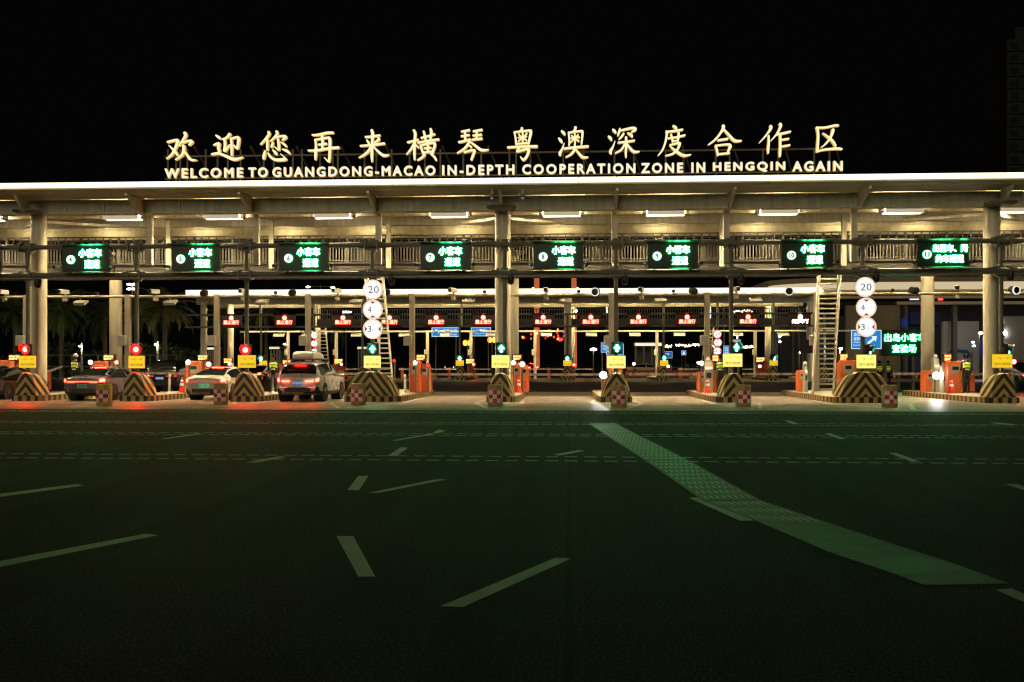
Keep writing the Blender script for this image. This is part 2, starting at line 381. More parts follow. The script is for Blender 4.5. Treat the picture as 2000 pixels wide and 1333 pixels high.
# ================================================================ main canopy
can = empty('toll_canopy', 'wide cream steel toll canopy over the near lanes with a glowing roof edge', 'toll canopy', (0, NOSE, 0))
ZL = PZ(1000, 359, 41.6)                # soffit height at the roof edge
XA, XB = -42, 40
def rel(y): return y-NOSE
ze0, ze1 = PZ(1000, 357, 41.6), PZ(1000, 348, 41.6)
b = MB(); x = XA
while x < XB:
    b.box(x+.012, min(XB, x+1.56)-.012, rel(41.56), rel(41.72), ze0, ze1); x += 1.57
b.build('roof_edge_light', STRIP, can)
MB().box(XA, XB, rel(41.73), rel(42.0), ze0-.03, ze1+.025).box(XA, XB, rel(42.0), rel(53.4), ze0+.12, ze1+.02).build('roof_slab', WHITE2, can)
MB().prismx([(rel(41.75),ze0-.035),(rel(41.75),ze0-.06),(rel(42.2),ze0-.17),(rel(43.7),ze0-.18),(rel(43.7),ze0-.045)], XA, XB).build('soffit', WHITE2, can)
zg0, zg1 = PZ(1000, 413, 44), ze0-.19
g = MB().box(XA, XB, rel(43.75), rel(44.25), zg0, zg1).box(XA, XB, rel(43.68), rel(43.745), zg0, zg0+.07)
x = XA
while x < XB: g.box(x, x+.09, rel(43.70), rel(43.745), zg0+.075, zg1-.01); x += 1.75
g.build('girder', M('girder_steel', (.60,.60,.46), .5, 0, .22, 1.2, streak=True), can)
for p in (45.5, 47.6):
    MB().box(XA, XB, rel(p), rel(p+.28), 8.42 if p < 47 else 8.28, ze0+.115).build('ceiling_beam', WHITE, can)
MB().box(XA, XB, rel(44.3), rel(53), ze0+.06, ze0+.118).build('ceiling', WHITE2, can)
MB().prismx([(rel(50.6),ze0+.05),(rel(50.6),8.5),(rel(50.9),8.12),(rel(51.3),8.12),(rel(51.3),ze0+.05)], XA, XB).build('rear_girder', WHITE, can)
COLX = [PX(76, CF), PX(982, CF), PX(1937, CF)]; COLX += [2*COLX[2]-COLX[1]]
for x in COLX:
    zc = PZ(1000, 411, CF)
    MB().lathe([(.345,0),(.345,zc-.02)], (x, rel(CF), 0), 28).build('column', WHITE, can, True)
    MB().lathe([(.5,zc-.1),(.66,zc-.02),(.66,zc+.03),(.3,zc+.06)], (x, rel(43.1), 0), 28).build('column_cap', DARK, can, True)
    MB().lathe([(.32,0),(.32,7.4)], (x, rel(CR), 0), 28).build('rear_column', WHITE, can, True)
    MB().lathe([(.55,7.2),(.7,7.3),(.7,7.36),(.3,7.4)], (x, rel(CR)-.7, 0), 28).build('column_cap', GREY, can, True)
    f = MB()
    f.prismx([(rel(43.0),zc+.062),(rel(42.5),zc+.062),(rel(41.9),ze0-.23),(rel(43.0),ze0-.23)], x-.05, x+.05)
    f.build('column_bracket', WHITE, can)
    f = MB()
    for sg in (-1,1): f.bar((x+sg*.2, rel(CF), zc-.35), (x+sg*2.6, rel(47.5), 8.3), .1, .12)
    f.build('roof_strut', WHITE, can)
for i, x in enumerate(IX):
    if i in (0, 4, 8): continue
    xx = PX(ISL[i][0], POLEY)
    MB().prismx([(rel(43.66),zg0-.02),(rel(43.45),zg0-.02),(rel(42.0),ze0-.3),(rel(42.0),ze0-.215),(rel(43.66),ze0-.2)], xx-.06, xx+.06).build('bracket', WHITE, can)
    MB().box(xx-.13, xx+.13, rel(44.35), rel(44.6), 6.1, zg0+.3).build('hanger_post', WHITE, can)
    MB().box(xx+.0, xx+.2, rel(46.3), rel(46.5), 6.1, 8.41).build('hanger_post', WHITE, can)
# walkway with railings
WY0, WY1 = 46.6, 49.2
zs0, zs1, zr = PZ(1000,535,WY0), PZ(1000,511,WY0), PZ(1000,457,WY0)
wk = MB().box(XA, XB, rel(WY0), rel(WY1), zs0, zs1-.08).box(XA, XB, rel(WY0-.08), rel(WY1), zs1-.075, zs1)
wk.box(XA, XB, rel(WY0-.05), rel(WY0-.005), zs0-.06, zs0+.05)
wk.build('walkway', M('walkway_steel', (.05,.045,.034), .5, 0, .2, 1), can)
for yy, top in ((WY0+.05, zr), (WY1-.05, zr+.12)):
    rb = MB().box(XA, XB, rel(yy)-.03, rel(yy)+.03, top-.06, top).box(XA, XB, rel(yy)-.025, rel(yy)+.025, top-.36, top-.32).box(XA, XB, rel(yy)-.025, rel(yy)+.025, zs1+.08, zs1+.12)
    x = XA
    while x < XB: rb.box(x, x+.055, rel(yy)-.02, rel(yy)+.02, zs1, top-.32); x += .148
    x = XA
    while x < XB: rb.box(x, x+.04, rel(yy)-.02, rel(yy)+.02, top-.32, top-.06); x += .37
    x = XA
    while x < XB: rb.box(x, x+.1, rel(yy)-.05, rel(yy)+.05, zs1, top-.01); x += 1.85
    rb.build('railing', M('grey_railing', (.09,.083,.062), .5, .1, .15, 2), can)
# ceiling lamps: wide boxes under the roof
lamp0 = None
LSP = [(-30,40),(240,426),(435,425),(650,424),(877,422),(1097,420),(1300,419),(1521,418),(1764,417),(1985,416)]
for i, (px, _) in enumerate(LSP):
    x = PX(px, 45.0)
    if lamp0 is None:
        lamp0 = empty('ceiling_light', '', 'ceiling light', (x, 45.0, 8.3), 0, 'wide ceiling lights under the near canopy')
        MB().box(-.83,.83,-.24,-.21,-.04,.25).build('lamp_front', LAMPF, lamp0)
        MB().box(-.83,.83,-.2,.22,.20,.23).build('diffuser', LAMP, lamp0); MB().box(-.83,.83,.225,.25,-.02,.25).build('rear_diffuser', EM('rear_lamp_diffuser', (1,.80,.48), 20), lamp0); MB().add([(-.8,-.18,.262),(.8,-.18,.262),(.8,.2,.262),(-.8,.2,.262)],[(0,1,2,3)]).build('top_diffuser', EM('rear_lamp_diffuser'), lamp0)
        [MB().bbox(min(a,b_),max(a,b_),-.16,.22,0,.26).build('end_cap', GREY, lamp0) for a, b_ in ((-1.02,-.835),(.835,1.02))]; [MB().box(a-.05,a+.05,-.1,.2,.27,.6).build('hanger', GREY, lamp0) for a in (-.65,.65)]
        o = lamp0
    else: o = copy_tree(lamp0)
    o.location = (x, 45.0, 8.3)
    o['label'] = ['glowing wide ceiling light at the canopy\'s far left end', 'glowing ceiling light above lane sign 4', 'glowing ceiling light above lane sign 5', 'glowing ceiling light above lane sign 6','glowing ceiling light above lane sign 7','glowing ceiling light above lane sign 8','glowing ceiling light above lane sign 9','glowing ceiling light above lane sign 10','glowing ceiling light above the taxi lane sign','glowing ceiling light right of the taxi lane sign'][i]
# small wash lamps aimed at the rear girder
ul0 = None
for i, px in enumerate((60, 210, 390, 560, 720, 905, 1090, 1290, 1480, 1640, 1800, 1960)):
    x = PX(px, 50.0)
    if ul0 is None:
        ul0 = empty('wash_light', '', 'wash light', (x, 50.0, 7.75), 0, 'wash lights along the rear girder')
        MB().box(-.2,.2,-.08,.08,0,.1).build('housing', GREY, ul0); MB().add([(-.18,-.06,.102),(.18,-.06,.102),(.18,.06,.102),(-.18,.06,.102)],[(0,1,2,3)]).build('lamp', EM('wash_lamp', (1,.78,.40), 230), ul0); MB().add([(-.2,-.07,-.004),(-.2,.07,-.004),(.2,.07,-.004),(.2,-.07,-.004)],[(0,1,2,3)]).build('downlight', EM('wash_downlight', (1,.78,.44), 850), ul0); o = ul0
    else: o = copy_tree(ul0)
    o.location = (x, 49.9, 7.55)
    o['label'] = 'small wash light on the walkway, number %d counting along the rear girder' % (i+1)

# ================================================================ rooftop sign
SY = 42.4
sign = empty('rooftop_sign', 'large glowing welcome sign of golden brush characters over English capitals on the roof', 'rooftop sign', (0, SY, 0))
CH = [(310,235,[ # huan
 [(185,440,50),(350,400,60),(385,425,75),(340,560,62),(270,680,50),(170,765,30)],[(215,500,20),(290,580,50),(350,640,62),(385,705,40)],
 [(520,250,70),(540,310,70),(490,400,50),(410,515,30)],[(490,450,40),(600,415,50),(660,430,75),(610,500,45)],
 [(500,500,65),(505,580,70),(470,690,55),(345,785,30)],[(500,590,35),(570,690,50),(640,780,65),(755,790,20)]]),
(310,235,[ # ying
 [(1130,305,40),(1185,345,70),(1220,380,35)],[(1405,280,80),(1340,350,50),(1260,385,40)],[(1300,390,55),(1310,500,60),(1300,610,65),(1350,560,45),(1405,490,35)],
 [(1425,370,50),(1440,500,55),(1440,620,55),(1440,705,40)],[(1420,375,45),(1540,345,50),(1575,370,70),(1560,520,60),(1535,560,55),(1480,495,25)],
 [(1090,500,40),(1190,465,60),(1180,550,65),(1200,610,60),(1190,660,40)],[(1050,680,50),(1180,660,60),(1320,710,70),(1490,775,80),(1660,735,25)]]),
(500,235,[ # nin
 [(255,235,60),(265,290,65),(190,390,50),(100,485,30)],[(235,380,40),(235,480,60),(235,600,45)],[(410,225,65),(425,280,60),(360,360,45),(290,425,30)],
 [(400,345,40),(540,320,50),(590,345,75),(525,405,35)],[(440,375,50),(455,480,60),(455,590,55),(380,530,25)],[(345,435,30),(330,500,60),(315,545,45)],
 [(500,440,25),(560,480,60),(605,530,45)],[(195,605,25),(175,690,70),(160,770,55)],[(250,650,30),(300,730,60),(400,785,70),(560,780,75),(595,765,40),(495,670,20)],
 [(340,595,30),(390,640,70),(410,685,45)],[(530,580,30),(620,615,75),(675,670,40)]]),
(500,235,[ # zai
 [(1105,300,40),(1200,300,55),(1400,260,60),(1520,255,55)],[(1165,390,45),(1180,500,50),(1175,680,65),(1170,785,40)],
 [(1160,395,45),(1400,355,50),(1450,385,75),(1450,600,60),(1440,790,60),(1420,815,45),(1345,740,20)],[(1300,310,60),(1310,430,60),(1305,560,50)],
 [(1230,490,45),(1390,470,55)],[(1030,605,45),(1200,600,55),(1450,560,60),(1630,545,60)]]),
(690,235,[ # lai
 [(240,340,45),(380,330,55),(530,305,50)],[(365,200,65),(385,280,75),(375,500,60),(370,700,65),(375,825,30)],[(270,395,30),(300,440,60),(320,475,40)],
 [(500,355,60),(500,395,65),(420,450,35)],[(145,515,45),(380,495,55),(620,465,55)],[(350,540,50),(300,620,60),(220,690,50),(120,745,25)],[(400,520,35),(490,620,60),(600,700,70),(705,690,30)]]),
(690,235,[ # heng
 [(1065,445,50),(1280,390,45)],[(1185,205,60),(1215,270,70),(1205,450,60),(1200,650,60),(1205,785,40)],[(1190,470,45),(1130,580,50),(1045,680,25)],[(1225,490,40),(1285,550,45)],
 [(1330,360,45),(1600,285,45)],[(1380,225,50),(1405,320,60),(1420,400,50)],[(1515,180,60),(1530,250,70),(1510,380,50)],[(1265,455,50),(1450,420,55),(1680,385,50)],
 [(1320,500,50),(1350,600,55),(1375,680,45)],[(1310,510,40),(1560,455,50),(1600,490,65),(1570,600,60),(1550,670,50)],[(1460,420,50),(1465,560,60),(1460,640,50)],
 [(1390,565,40),(1530,550,45)],[(1370,645,40),(1570,625,50)],[(1410,680,50),(1350,740,50),(1260,795,30)],[(1510,670,25),(1590,730,60),(1625,795,50)]]),
(880,235,[ # qin
 [(215,235,45),(375,205,55)],[(285,230,50),(290,390,55)],[(210,325,45),(370,300,50)],[(160,440,50),(250,425,55),(390,380,45)],[(445,230,45),(620,200,55)],[(515,215,50),(510,380,55)],
 [(440,315,45),(610,295,50)],[(420,395,45),(620,370,55)],[(385,390,45),(340,490,60),(260,580,55),(135,655,30)],[(385,430,35),(500,520,60),(610,595,65),(745,590,30)],
 [(365,500,30),(410,540,60)],[(270,640,45),(390,605,50),(480,600,55)],[(480,605,60),(440,710,60),(410,790,50)]]),
(880,235,[ # yue
 [(1395,160,60),(1390,200,60),(1335,250,35)],[(1245,240,40),(1270,350,50),(1285,490,50)],[(1250,245,40),(1530,215,50),(1570,240,70),(1545,370,60),(1520,480,50)],[(1290,475,45),(1530,455,45)],
 [(1410,255,45),(1410,440,45)],[(1320,355,32),(1490,330,36)],[(1330,285,30),(1370,330,35)],[(1495,265,35),(1440,330,30)],[(1395,360,32),(1320,430,28)],[(1420,360,32),(1490,410,40)],
 [(1115,545,50),(1400,530,55),(1695,525,65)],[(1350,545,45),(1300,620,50),(1345,615,50),(1480,580,50),(1530,600,70),(1490,720,60),(1425,785,60),(1365,725,20)]]),
(1070,235,[ # ao
 [(265,220,45),(310,260,70),(335,300,35)],[(210,360,40),(250,405,70),(280,450,40)],[(320,460,20),(280,570,45),(235,660,75),(250,700,40)],[(540,145,70),(530,195,60),(480,245,35)],
 [(405,250,45),(420,390,50),(415,510,40)],[(400,255,40),(640,225,45),(675,250,60),(665,400,50),(655,490,40)],[(525,270,40),(530,480,45)],[(450,365,32),(620,345,36)],
 [(460,310,32),(500,345,30)],[(595,295,36),(545,345,28)],[(510,380,32),(440,450,28)],[(545,385,32),(610,425,38)],[(315,570,50),(520,545,55),(790,525,55)],
 [(525,490,50),(520,590,60),(450,680,50),(350,735,30)],[(540,580,40),(630,690,60),(690,740,60),(785,735,30)]]),
(1070,235,[ # shen
 [(1265,190,45),(1300,225,70),(1330,265,35)],[(1180,325,45),(1220,360,70),(1245,405,40)],[(1310,420,20),(1270,530,45),(1220,620,75),(1240,670,35)],[(1405,170,30),(1390,240,60),(1365,315,40)],
 [(1410,215,45),(1650,165,60),(1705,195,75),(1630,245,35)],[(1480,270,55),(1440,330,55),(1385,385,30)],[(1555,260,35),(1620,300,70),(1650,340,40)],[(1370,450,45),(1530,435,50),(1690,410,50)],
 [(1525,340,60),(1530,500,60),(1520,640,55),(1525,740,35)],[(1500,480,50),(1430,590,50),(1315,655,30)],[(1545,480,40),(1630,590,60),(1690,630,60),(1785,625,30)]]),
(1270,230,[ # du
 [(440,170,45),(490,205,70),(510,240,30)],[(300,290,45),(450,275,55),(630,245,50)],[(310,270,40),(320,340,55),(290,500,50),(230,650,45),(150,750,25)],[(345,415,40),(500,395,45),(675,355,50)],
 [(400,335,45),(425,420,45),(435,490,40)],[(550,300,55),(545,400,55),(530,480,45)],[(430,475,35),(540,455,35)],[(375,550,40),(540,510,50),(570,530,65),(520,640,60),(430,720,50),(295,755,30)],
 [(390,575,25),(490,660,60),(640,750,65),(790,735,25)]]),
(1270,230,[ # he
 [(1415,160,70),(1420,220,75),(1340,350,55),(1240,460,50),(1130,540,30)],[(1430,240,40),(1530,350,60),(1640,460,70),(1775,465,40)],[(1315,455,50),(1510,425,55)],
 [(1270,560,45),(1300,660,50),(1315,750,45)],[(1260,560,40),(1500,535,50),(1555,570,80),(1520,660,55),(1515,720,50)],[(1320,725,45),(1540,705,45)]]),
(1460,230,[ # zuo
 [(435,170,60),(450,215,70),(370,340,50),(225,500,25)],[(405,360,40),(405,500,55),(395,620,60),(395,710,35)],[(620,130,65),(640,175,65),(570,320,50),(445,465,25)],
 [(570,340,50),(700,315,55),(830,285,50)],[(630,350,55),(630,550,55),(625,700,60),(625,775,35)],[(660,445,45),(795,425,50)],[(660,575,45),(815,550,50)]]),
(1460,230,[ # qu
 [(1330,205,45),(1500,205,50),(1700,165,55),(1765,170,50)],[(1350,205,60),(1370,350,55),(1360,550,60),(1350,680,60)],[(1350,670,50),(1500,635,50),(1750,615,60),(1835,630,45)],
 [(1660,240,75),(1640,330,65),(1590,430,50),(1510,530,45),(1430,590,25)],[(1460,315,25),(1560,390,50),(1650,470,60),(1710,570,50)]])]
def spline(pts, sub=6):
    out = []
    for i in range(len(pts)-1):
        p0, p1, p2, p3 = pts[max(i-1,0)], pts[i], pts[i+1], pts[min(i+2,len(pts)-1)]
        for k in range(sub):
            t = k/sub
            out.append(tuple(.5*(2*b+(c-a)*t+(2*a-5*b+4*c-d)*t*t+(3*b-a-3*c+d)*t**3) for a,b,c,d in zip(p0,p1,p2,p3)))
    return out+[pts[-1]]
for ox, oy, strokes in CH:
    mb = MB(); xs = []
    for k, stk in enumerate(strokes):
        pts = [(PX(ox+x/10, SY), PZ(ox+x/10, oy+y/10, SY), w_/10*mpp(ox+x/10, SY)*.74) for x,y,w_ in stk]
        pts = spline(pts); L, Rr = [], []
        for i, (x, z, w_) in enumerate(pts):
            a, c = pts[max(i-1,0)], pts[min(i+1,len(pts)-1)]
            dx, dz = c[0]-a[0], c[1]-a[1]; l = math.hypot(dx,dz) or 1; nx, nz = -dz/l, dx/l
            L.append((x+nx*w_/2, z+nz*w_/2)); Rr.append((x-nx*w_/2, z-nz*w_/2)); xs.append(x)
        # rounded ends, as quads along the stroke
        a, c = pts[0], pts[1]; l = math.hypot(c[0]-a[0], c[1]-a[1]); e0 = (a[0]-(c[0]-a[0])/l*a[2]*.3, a[1]-(c[1]-a[1])/l*a[2]*.3)
        a, c = pts[-1], pts[-2]; l = math.hypot(c[0]-a[0], c[1]-a[1]); e1 = (a[0]-(c[0]-a[0])/l*a[2]*.3, a[1]-(c[1]-a[1])/l*a[2]*.3)
        y0, y1 = -.12-.003*k, .06
        n = len(L); vs = [(p[0],y0,p[1]) for p in L]+[(p[0],y0,p[1]) for p in Rr]+[(e0[0],y0,e0[1]),(e1[0],y0,e1[1])]
        m_ = len(vs); vs += [(v[0],y1,v[2]) for v in vs]
        mb.cur = 0; mb.add(vs, [(i,i+1,n+i+1,n+i) for i in range(n-1)]+[(0,n,2*n),(n-1,2*n+1,2*n-1)])
        ring = [2*n]+list(range(n))+[2*n+1]+list(range(2*n-1,n-1,-1)); base = len(mb.v)-len(vs)
        for i in range(len(ring)):
            a, c = ring[i]+base, ring[(i+1)%len(ring)]+base
            mb.f.append([a, c, c+m_, a+m_]); mb.mi.append(1)
    mb.build('character', [GOLD, GOLDS], sign)
for word, x0, x1 in (('WELCOME',323,476),('TO',486,524),('GUANGDONG-MACAO',533,851),('IN-DEPTH',864,1005),('COOPERATION',1020,1241),('ZONE',1252,1334),('IN',1350,1377),('HENGQIN',1392,1533),('AGAIN',1547,1645)):
    a, c = PX(x0, SY), PX(x1, SY); xm = (x0+x1)/2
    zt, zb = PZ(xm, 330-(xm-323)*.0113, SY), PZ(xm, 349.7-(xm-323)*.0109, SY)
    text(MB(), word, ((a+c)/2, (zt+zb)/2), c-a, zt-zb, -.1, .03, res=3, fat=.020, sp=1.34).build('word', [CREAM, GOLDS], sign)
fr = MB(); FRM = M('sign_frame_steel', (.10,.095,.085), .5, .4, .2, 4)
zroof = ze1+.026
for px in (328,344,352,366,402,425,445,470,515,535,572,590,625,650,660,712,735,765,800,830,860,905,940,995,1008,1036,1100,1140,1200,1238,1300,1335,1398,1425,1490,1520,1590,1620):
    x = PX(px, 42.75); z1 = PZ(px, 292, 42.75); fr.box(x-.035, x+.035, .33, .40, zroof, z1)
for px in (385,495,585,672,760,870,960,1050,1140,1240,1340,1440,1540,1640):
    x = PX(px, 42.75); z1 = PZ(px, 285, 42.75); fr.bar((x-.15,.37,z1), (x+.55,1.6,zroof), .06, .06)
fr.box(PX(322,42.75), PX(1645,42.75), .32, .41, zroof+.28, zroof+.34).box(PX(322,42.75), PX(1645,42.75), .32, .41, PZ(1000,300,42.75), PZ(1000,297,42.75))
fr.build('support_frame', FRM, sign)

# ================================================================ sign gantry, LED lane signs
gan = empty('sign_gantry', 'dark pipe gantry carrying the green lane signs across all near lanes', 'sign gantry', (0, POLEY, 0))
zp1, zp0 = PZ(1000, 477.5, 42.9), PZ(1000, 534, 42.9)
for z, r in ((zp1,.10),(zp0,.13)):
    MB().tube((XA,-.2,z), (XB,-.2,z), r, 12).build('pipe', DARK, gan, True)
MB().box(XA, XB, -.42, -.37, zp0-.17, zp0-.12).build('cable_tray', GREY, gan)
for i, (p, _, _) in enumerate(ISL):
    x = PX(p if i != 4 else 986, POLEY)
    MB().tube((x,0,.24), (x,0,zp1+.25), .095, 14).build('pole', DARK, gan, True)
    for z in (zp1, zp0):
        k = MB(); k.box(x-.32,x-.22,-.38,.02,z-.2,z+.2).box(x+.22,x+.32,-.38,.02,z-.2,z+.2).box(x-.16,x+.16,-.09,.13,z-.24,z+.24)
        for sx in (-.42,.42):
            for sz in (-.12,.12): k.tube((x+sx-.12,-.3,z+sz),(x+sx+.12,-.3,z+sz),.03,6)
        k.build('clamp', DARK, gan)
LED = [(167,4,0),(382,5,0),(593,6,0),(870,7,0),(1091,8,0),(1314,9,0),(1577,10,0),(1842,11,1)]
SGY = 42.55
PANEL = M('led_panel_face', (.010,.018,.013), .45, 0, .2, 30)
def led_sign(px, num, taxi):
    yc = 506-(px-167)*.0061
    wpx, hpx = 94+px*.002, 47
    m = mpp(px, SGY); X, Z = PX(px, SGY), PZ(px, yc, SGY); W, H = wpx*m, hpx*m
    t = empty('lane_sign', ('green LED lane sign numbered %d for small passenger cars' % num) if not taxi else 'green LED taxi and ride hailing lane sign numbered 11', 'lane sign', (X, SGY, Z), 0, 'green LED lane signs on the gantry')
    b = MB().box(-W/2, W/2, .03, .22, -H/2, H/2); b.build('cabinet', BLACK, t)
    MB().box(-W/2+.02, W/2-.02, .0, .028, -H/2+.02, H/2-.02).build('screen', PANEL, t)
    f = MB()        # flared black visor
    for sg in (-1, 1):
        f.add([(-W/2,.0,sg*H/2),(W/2,0,sg*H/2),(W/2+.16,-.32,sg*(H/2+.08)),(-W/2-.16,-.32,sg*(H/2+.08)),(-W/2,.02,sg*(H/2+.012)),(W/2,.02,sg*(H/2+.012)),(W/2+.17,-.31,sg*(H/2+.095)),(-W/2-.17,-.31,sg*(H/2+.095))],
              [(0,1,2,3),(4,5,6,7),(2,3,7,6),(0,3,7,4),(1,2,6,5)])
    for sg in (-1,1): f.box(sg*W/2-.01, sg*W/2+.01, .0, .2, -H/2-.01, H/2+.01)
    f.build('visor', BLACK, t)
    r = 8.6*m; cx = -W/2+18*m
    dm = MB().disc((cx,-1.5*m), r, -.035, -.012, 24); dm.mi = [0,0]+[1]*(len(dm.f)-2); dm.build('number_disc', [EM('lane_number_disc', (.75,1,.85), 1.5), LEDGS], t)
    text(MB(), str(num), (cx,-1.5*m), (5 if num<10 else 8.5)*m, 9.5*m, -.046, -.037, .03).build('lane_number', M('lane_number_ink', (.0,.02,.01), .6, 0, 0), t)
    l1, l2 = MB(), None
    if not taxi:
        text(l1, '小客车', (10*m, 11*m), 45*m, 16*m, -.05, -.02, .012, 1); text(l1, '通道', (14*m, -10.5*m), 30*m, 16*m, -.05, -.02, .010, 1)
    else:
        text(l1, '出租车、网', (13*m, 10.5*m), 65*m, 15*m, -.05, -.02, .008, 1); text(l1, '约车通道', (12*m, -10*m), 53*m, 15*m, -.05, -.02, .008, 1)
    l1.build('lettering', [LEDG, LEDGS], t)
    hk = MB()
    for sx in (-W*.36, W*.36): hk.box(sx-.05, sx+.05, .21, .42, -H/2-.2, H/2+.2)
    hk.build('mounting_bar', DARK, t)
    return t
for a in LED: led_sign(*a)
led_sign(-46, 3, 0)['label'] = 'green LED lane sign cut off by the picture edge, beside number 4'

# little side cameras next to each lane sign
cam0 = None
def small_cam():
    t = empty('gantry_camera', '', 'camera', (0,0,0), 0, 'small cameras beside the lane signs')
    MB().bbox(-.07,.07,-.28,.1,-.06,.07).build('camera_body', BLKM, t); MB().tube((0,-.29,0),(0,-.275,0),.045,12).build('lens', GLASS, t); MB().bar((0,.1,0),(0,.25,-.2),.05,.05).build('bracket', DARK, t)
    return t
for px, num, _ in LED:
    for sg in (-1, 1):
        q = px + sg*54
        loc = P(q, 523-(q-100)*.0062, 42.75)
        if cam0 is None: cam0 = small_cam(); o = cam0
        else: o = copy_tree(cam0)
        o.location = loc; o.rotation_euler = (0,0,R(sg*8)); o['label'] = 'small black camera on the gantry %s of lane sign %d' % ('left' if sg < 0 else 'right', num)
# dark dome cameras hanging under the gantry
d0 = None
for i, (px, py) in enumerate(((74,552),(765,546),(998,545),(1220,546),(1447,545),(1711,541),(1973,538))):
    if d0 is None:
        d0 = empty('dome_camera', '', 'camera', (0,0,0), 0, 'dark dome cameras under the gantry')
        MB().lathe([(.02,-.26),(.10,-.22),(.14,-.12),(.14,-.04),(.12,-.03)]).build('dome', BLACK, d0, True); MB().lathe([(.15,-.03),(.16,.05),(.13,.16),(.05,.2),(.04,.3)]).build('housing', BLKM, d0, True); o = d0
    else: o = copy_tree(d0)
    o.location = P(px, py, 42.8)
    o['label'] = 'dark dome camera hanging under the gantry near lane sign ' + ['4, by thick column','7, by limit signs','8, before middle column','9','10','11, by limit signs','11, by end column'][i]
for px, lab in ((961,'black floodlight camera under the roof edge, just left of the column bracket'),(1021,'black floodlight camera under the roof edge, just right of the column bracket')):
    t = empty('roof_camera', lab, 'camera', P(px, 384, 42.2), 0, 'cameras under the roof edge')
    MB().bbox(-.09,.09,-.1,.16,-.2,.1).build('camera_body', BLACK, t); MB().tube((-.03,-.12,-.1),(-.03,-.1,-.1),.035,10).tube((.03,-.12,-.1),(.03,-.1,-.1),.035,10).build('lens', GLASS, t); MB().tube((0,.03,.1),(0,.03,.36),.04,8).build('bracket', WHITE, t)

# ================================================================ islands with barriers
def island_mesh(x, w_, y0, y1, label, group, h=.24):
    t = empty('traffic_island', label, 'traffic island', (x, y0, 0), 0, group); L = y1-y0
    pts = [(-w_/2,0),(w_/2,0),(w_/2+.12,1.5),(w_/2+.12,L-.5),(w_/2-.2,L),(-w_/2+.2,L),(-w_/2-.12,L-.5),(-w_/2-.12,1.5)]
    MB().slab(pts, .005, h).build('kerb', KERB, t)
    MB().slab([(p[0]*.93, .1+p[1]*.985) for p in pts], h+.004, h+.012).build('paving', PAVE, t)
    return t
ORD = ['first','second','third','fourth','fifth','sixth','seventh','eighth','ninth']
for i, (x, w_) in enumerate(zip(IX, IW)): island_mesh(x, w_, NOSE, 51.9, 'striped kerb island '+WHERE[i], 'near row traffic islands')
def barrier(x, y, w_, h, label, group, wide=False, scale=1):
    t = empty('crash_barrier', label, 'crash barrier', (x, y, 0), 0, group)
    def prof(k, hh):
        pts = []; n = 16
        for i in range(n+1):
            a = math.pi*(1-i/n); ca, sa = math.cos(a), math.sin(a)
            e = .55 if not wide else .62; zz = abs(sa)**(.9 if wide else .8)
            X = math.copysign(abs(ca)**e, ca)*(w_/2*.95)*k*(1-(.06 if wide else .16)*zz); Z = .25+(hh-.25)*zz
            pts.append((X, Z))
        return pts
    st_ = [(0.02,.86,h*.97),(.10,.91,h),(.45,1.0,h*.97),(.8,1.05,h*.86),(.88,1.0,h*.78)] if wide else [(0.02,.80,h*.97),(.10,.87,h),(.45,1.0,h*.97),(.8,1.1,h*.86),(.88,1.04,h*.78)]
    b = MB(); vs = []; n = 17
    for yy, k, hh in st_:
        vs += [(px, yy, pz) for px, pz in prof(k, hh)]
    fs = [tuple(range(n-1,-1,-1)), tuple(range((len(st_)-1)*n, len(st_)*n))]
    for k in range(len(st_)-1):
        fs += [(k*n+i, (k*n+i+1), (k+1)*n+i+1, (k+1)*n+i) for i in range(n-1)]; fs.append(((k)*n+n-1, k*n, (k+1)*n, (k+1)*n+n-1))
    b.add(vs, fs); b.build('barrier_body', CHEV, t, True)
    MB().slab([(-w_*k/2,-.08) for k in ((.94,) if wide else (.9,))]+[(w_*(.94 if wide else .9)/2,-.08),(w_*.56,.9),(-w_*.56,.9)], .0, .243).build('barrier_base', CHEV, t)
    return t
NEARB = 'near row crash barriers'
for i, (x, w_) in enumerate(zip(IX, IW)):
    barrier(x+math.copysign(.12 if abs(x) > 4 else .03, x), NOSE-.02, w_*(.95 if i in (3,7) else .92), 1.24 if i not in (3,7) else 1.30, ('wide' if i in (3,7) else 'narrow')+' black and yellow chevron barrier '+WHERE[i], NEARB, i in (3,7))
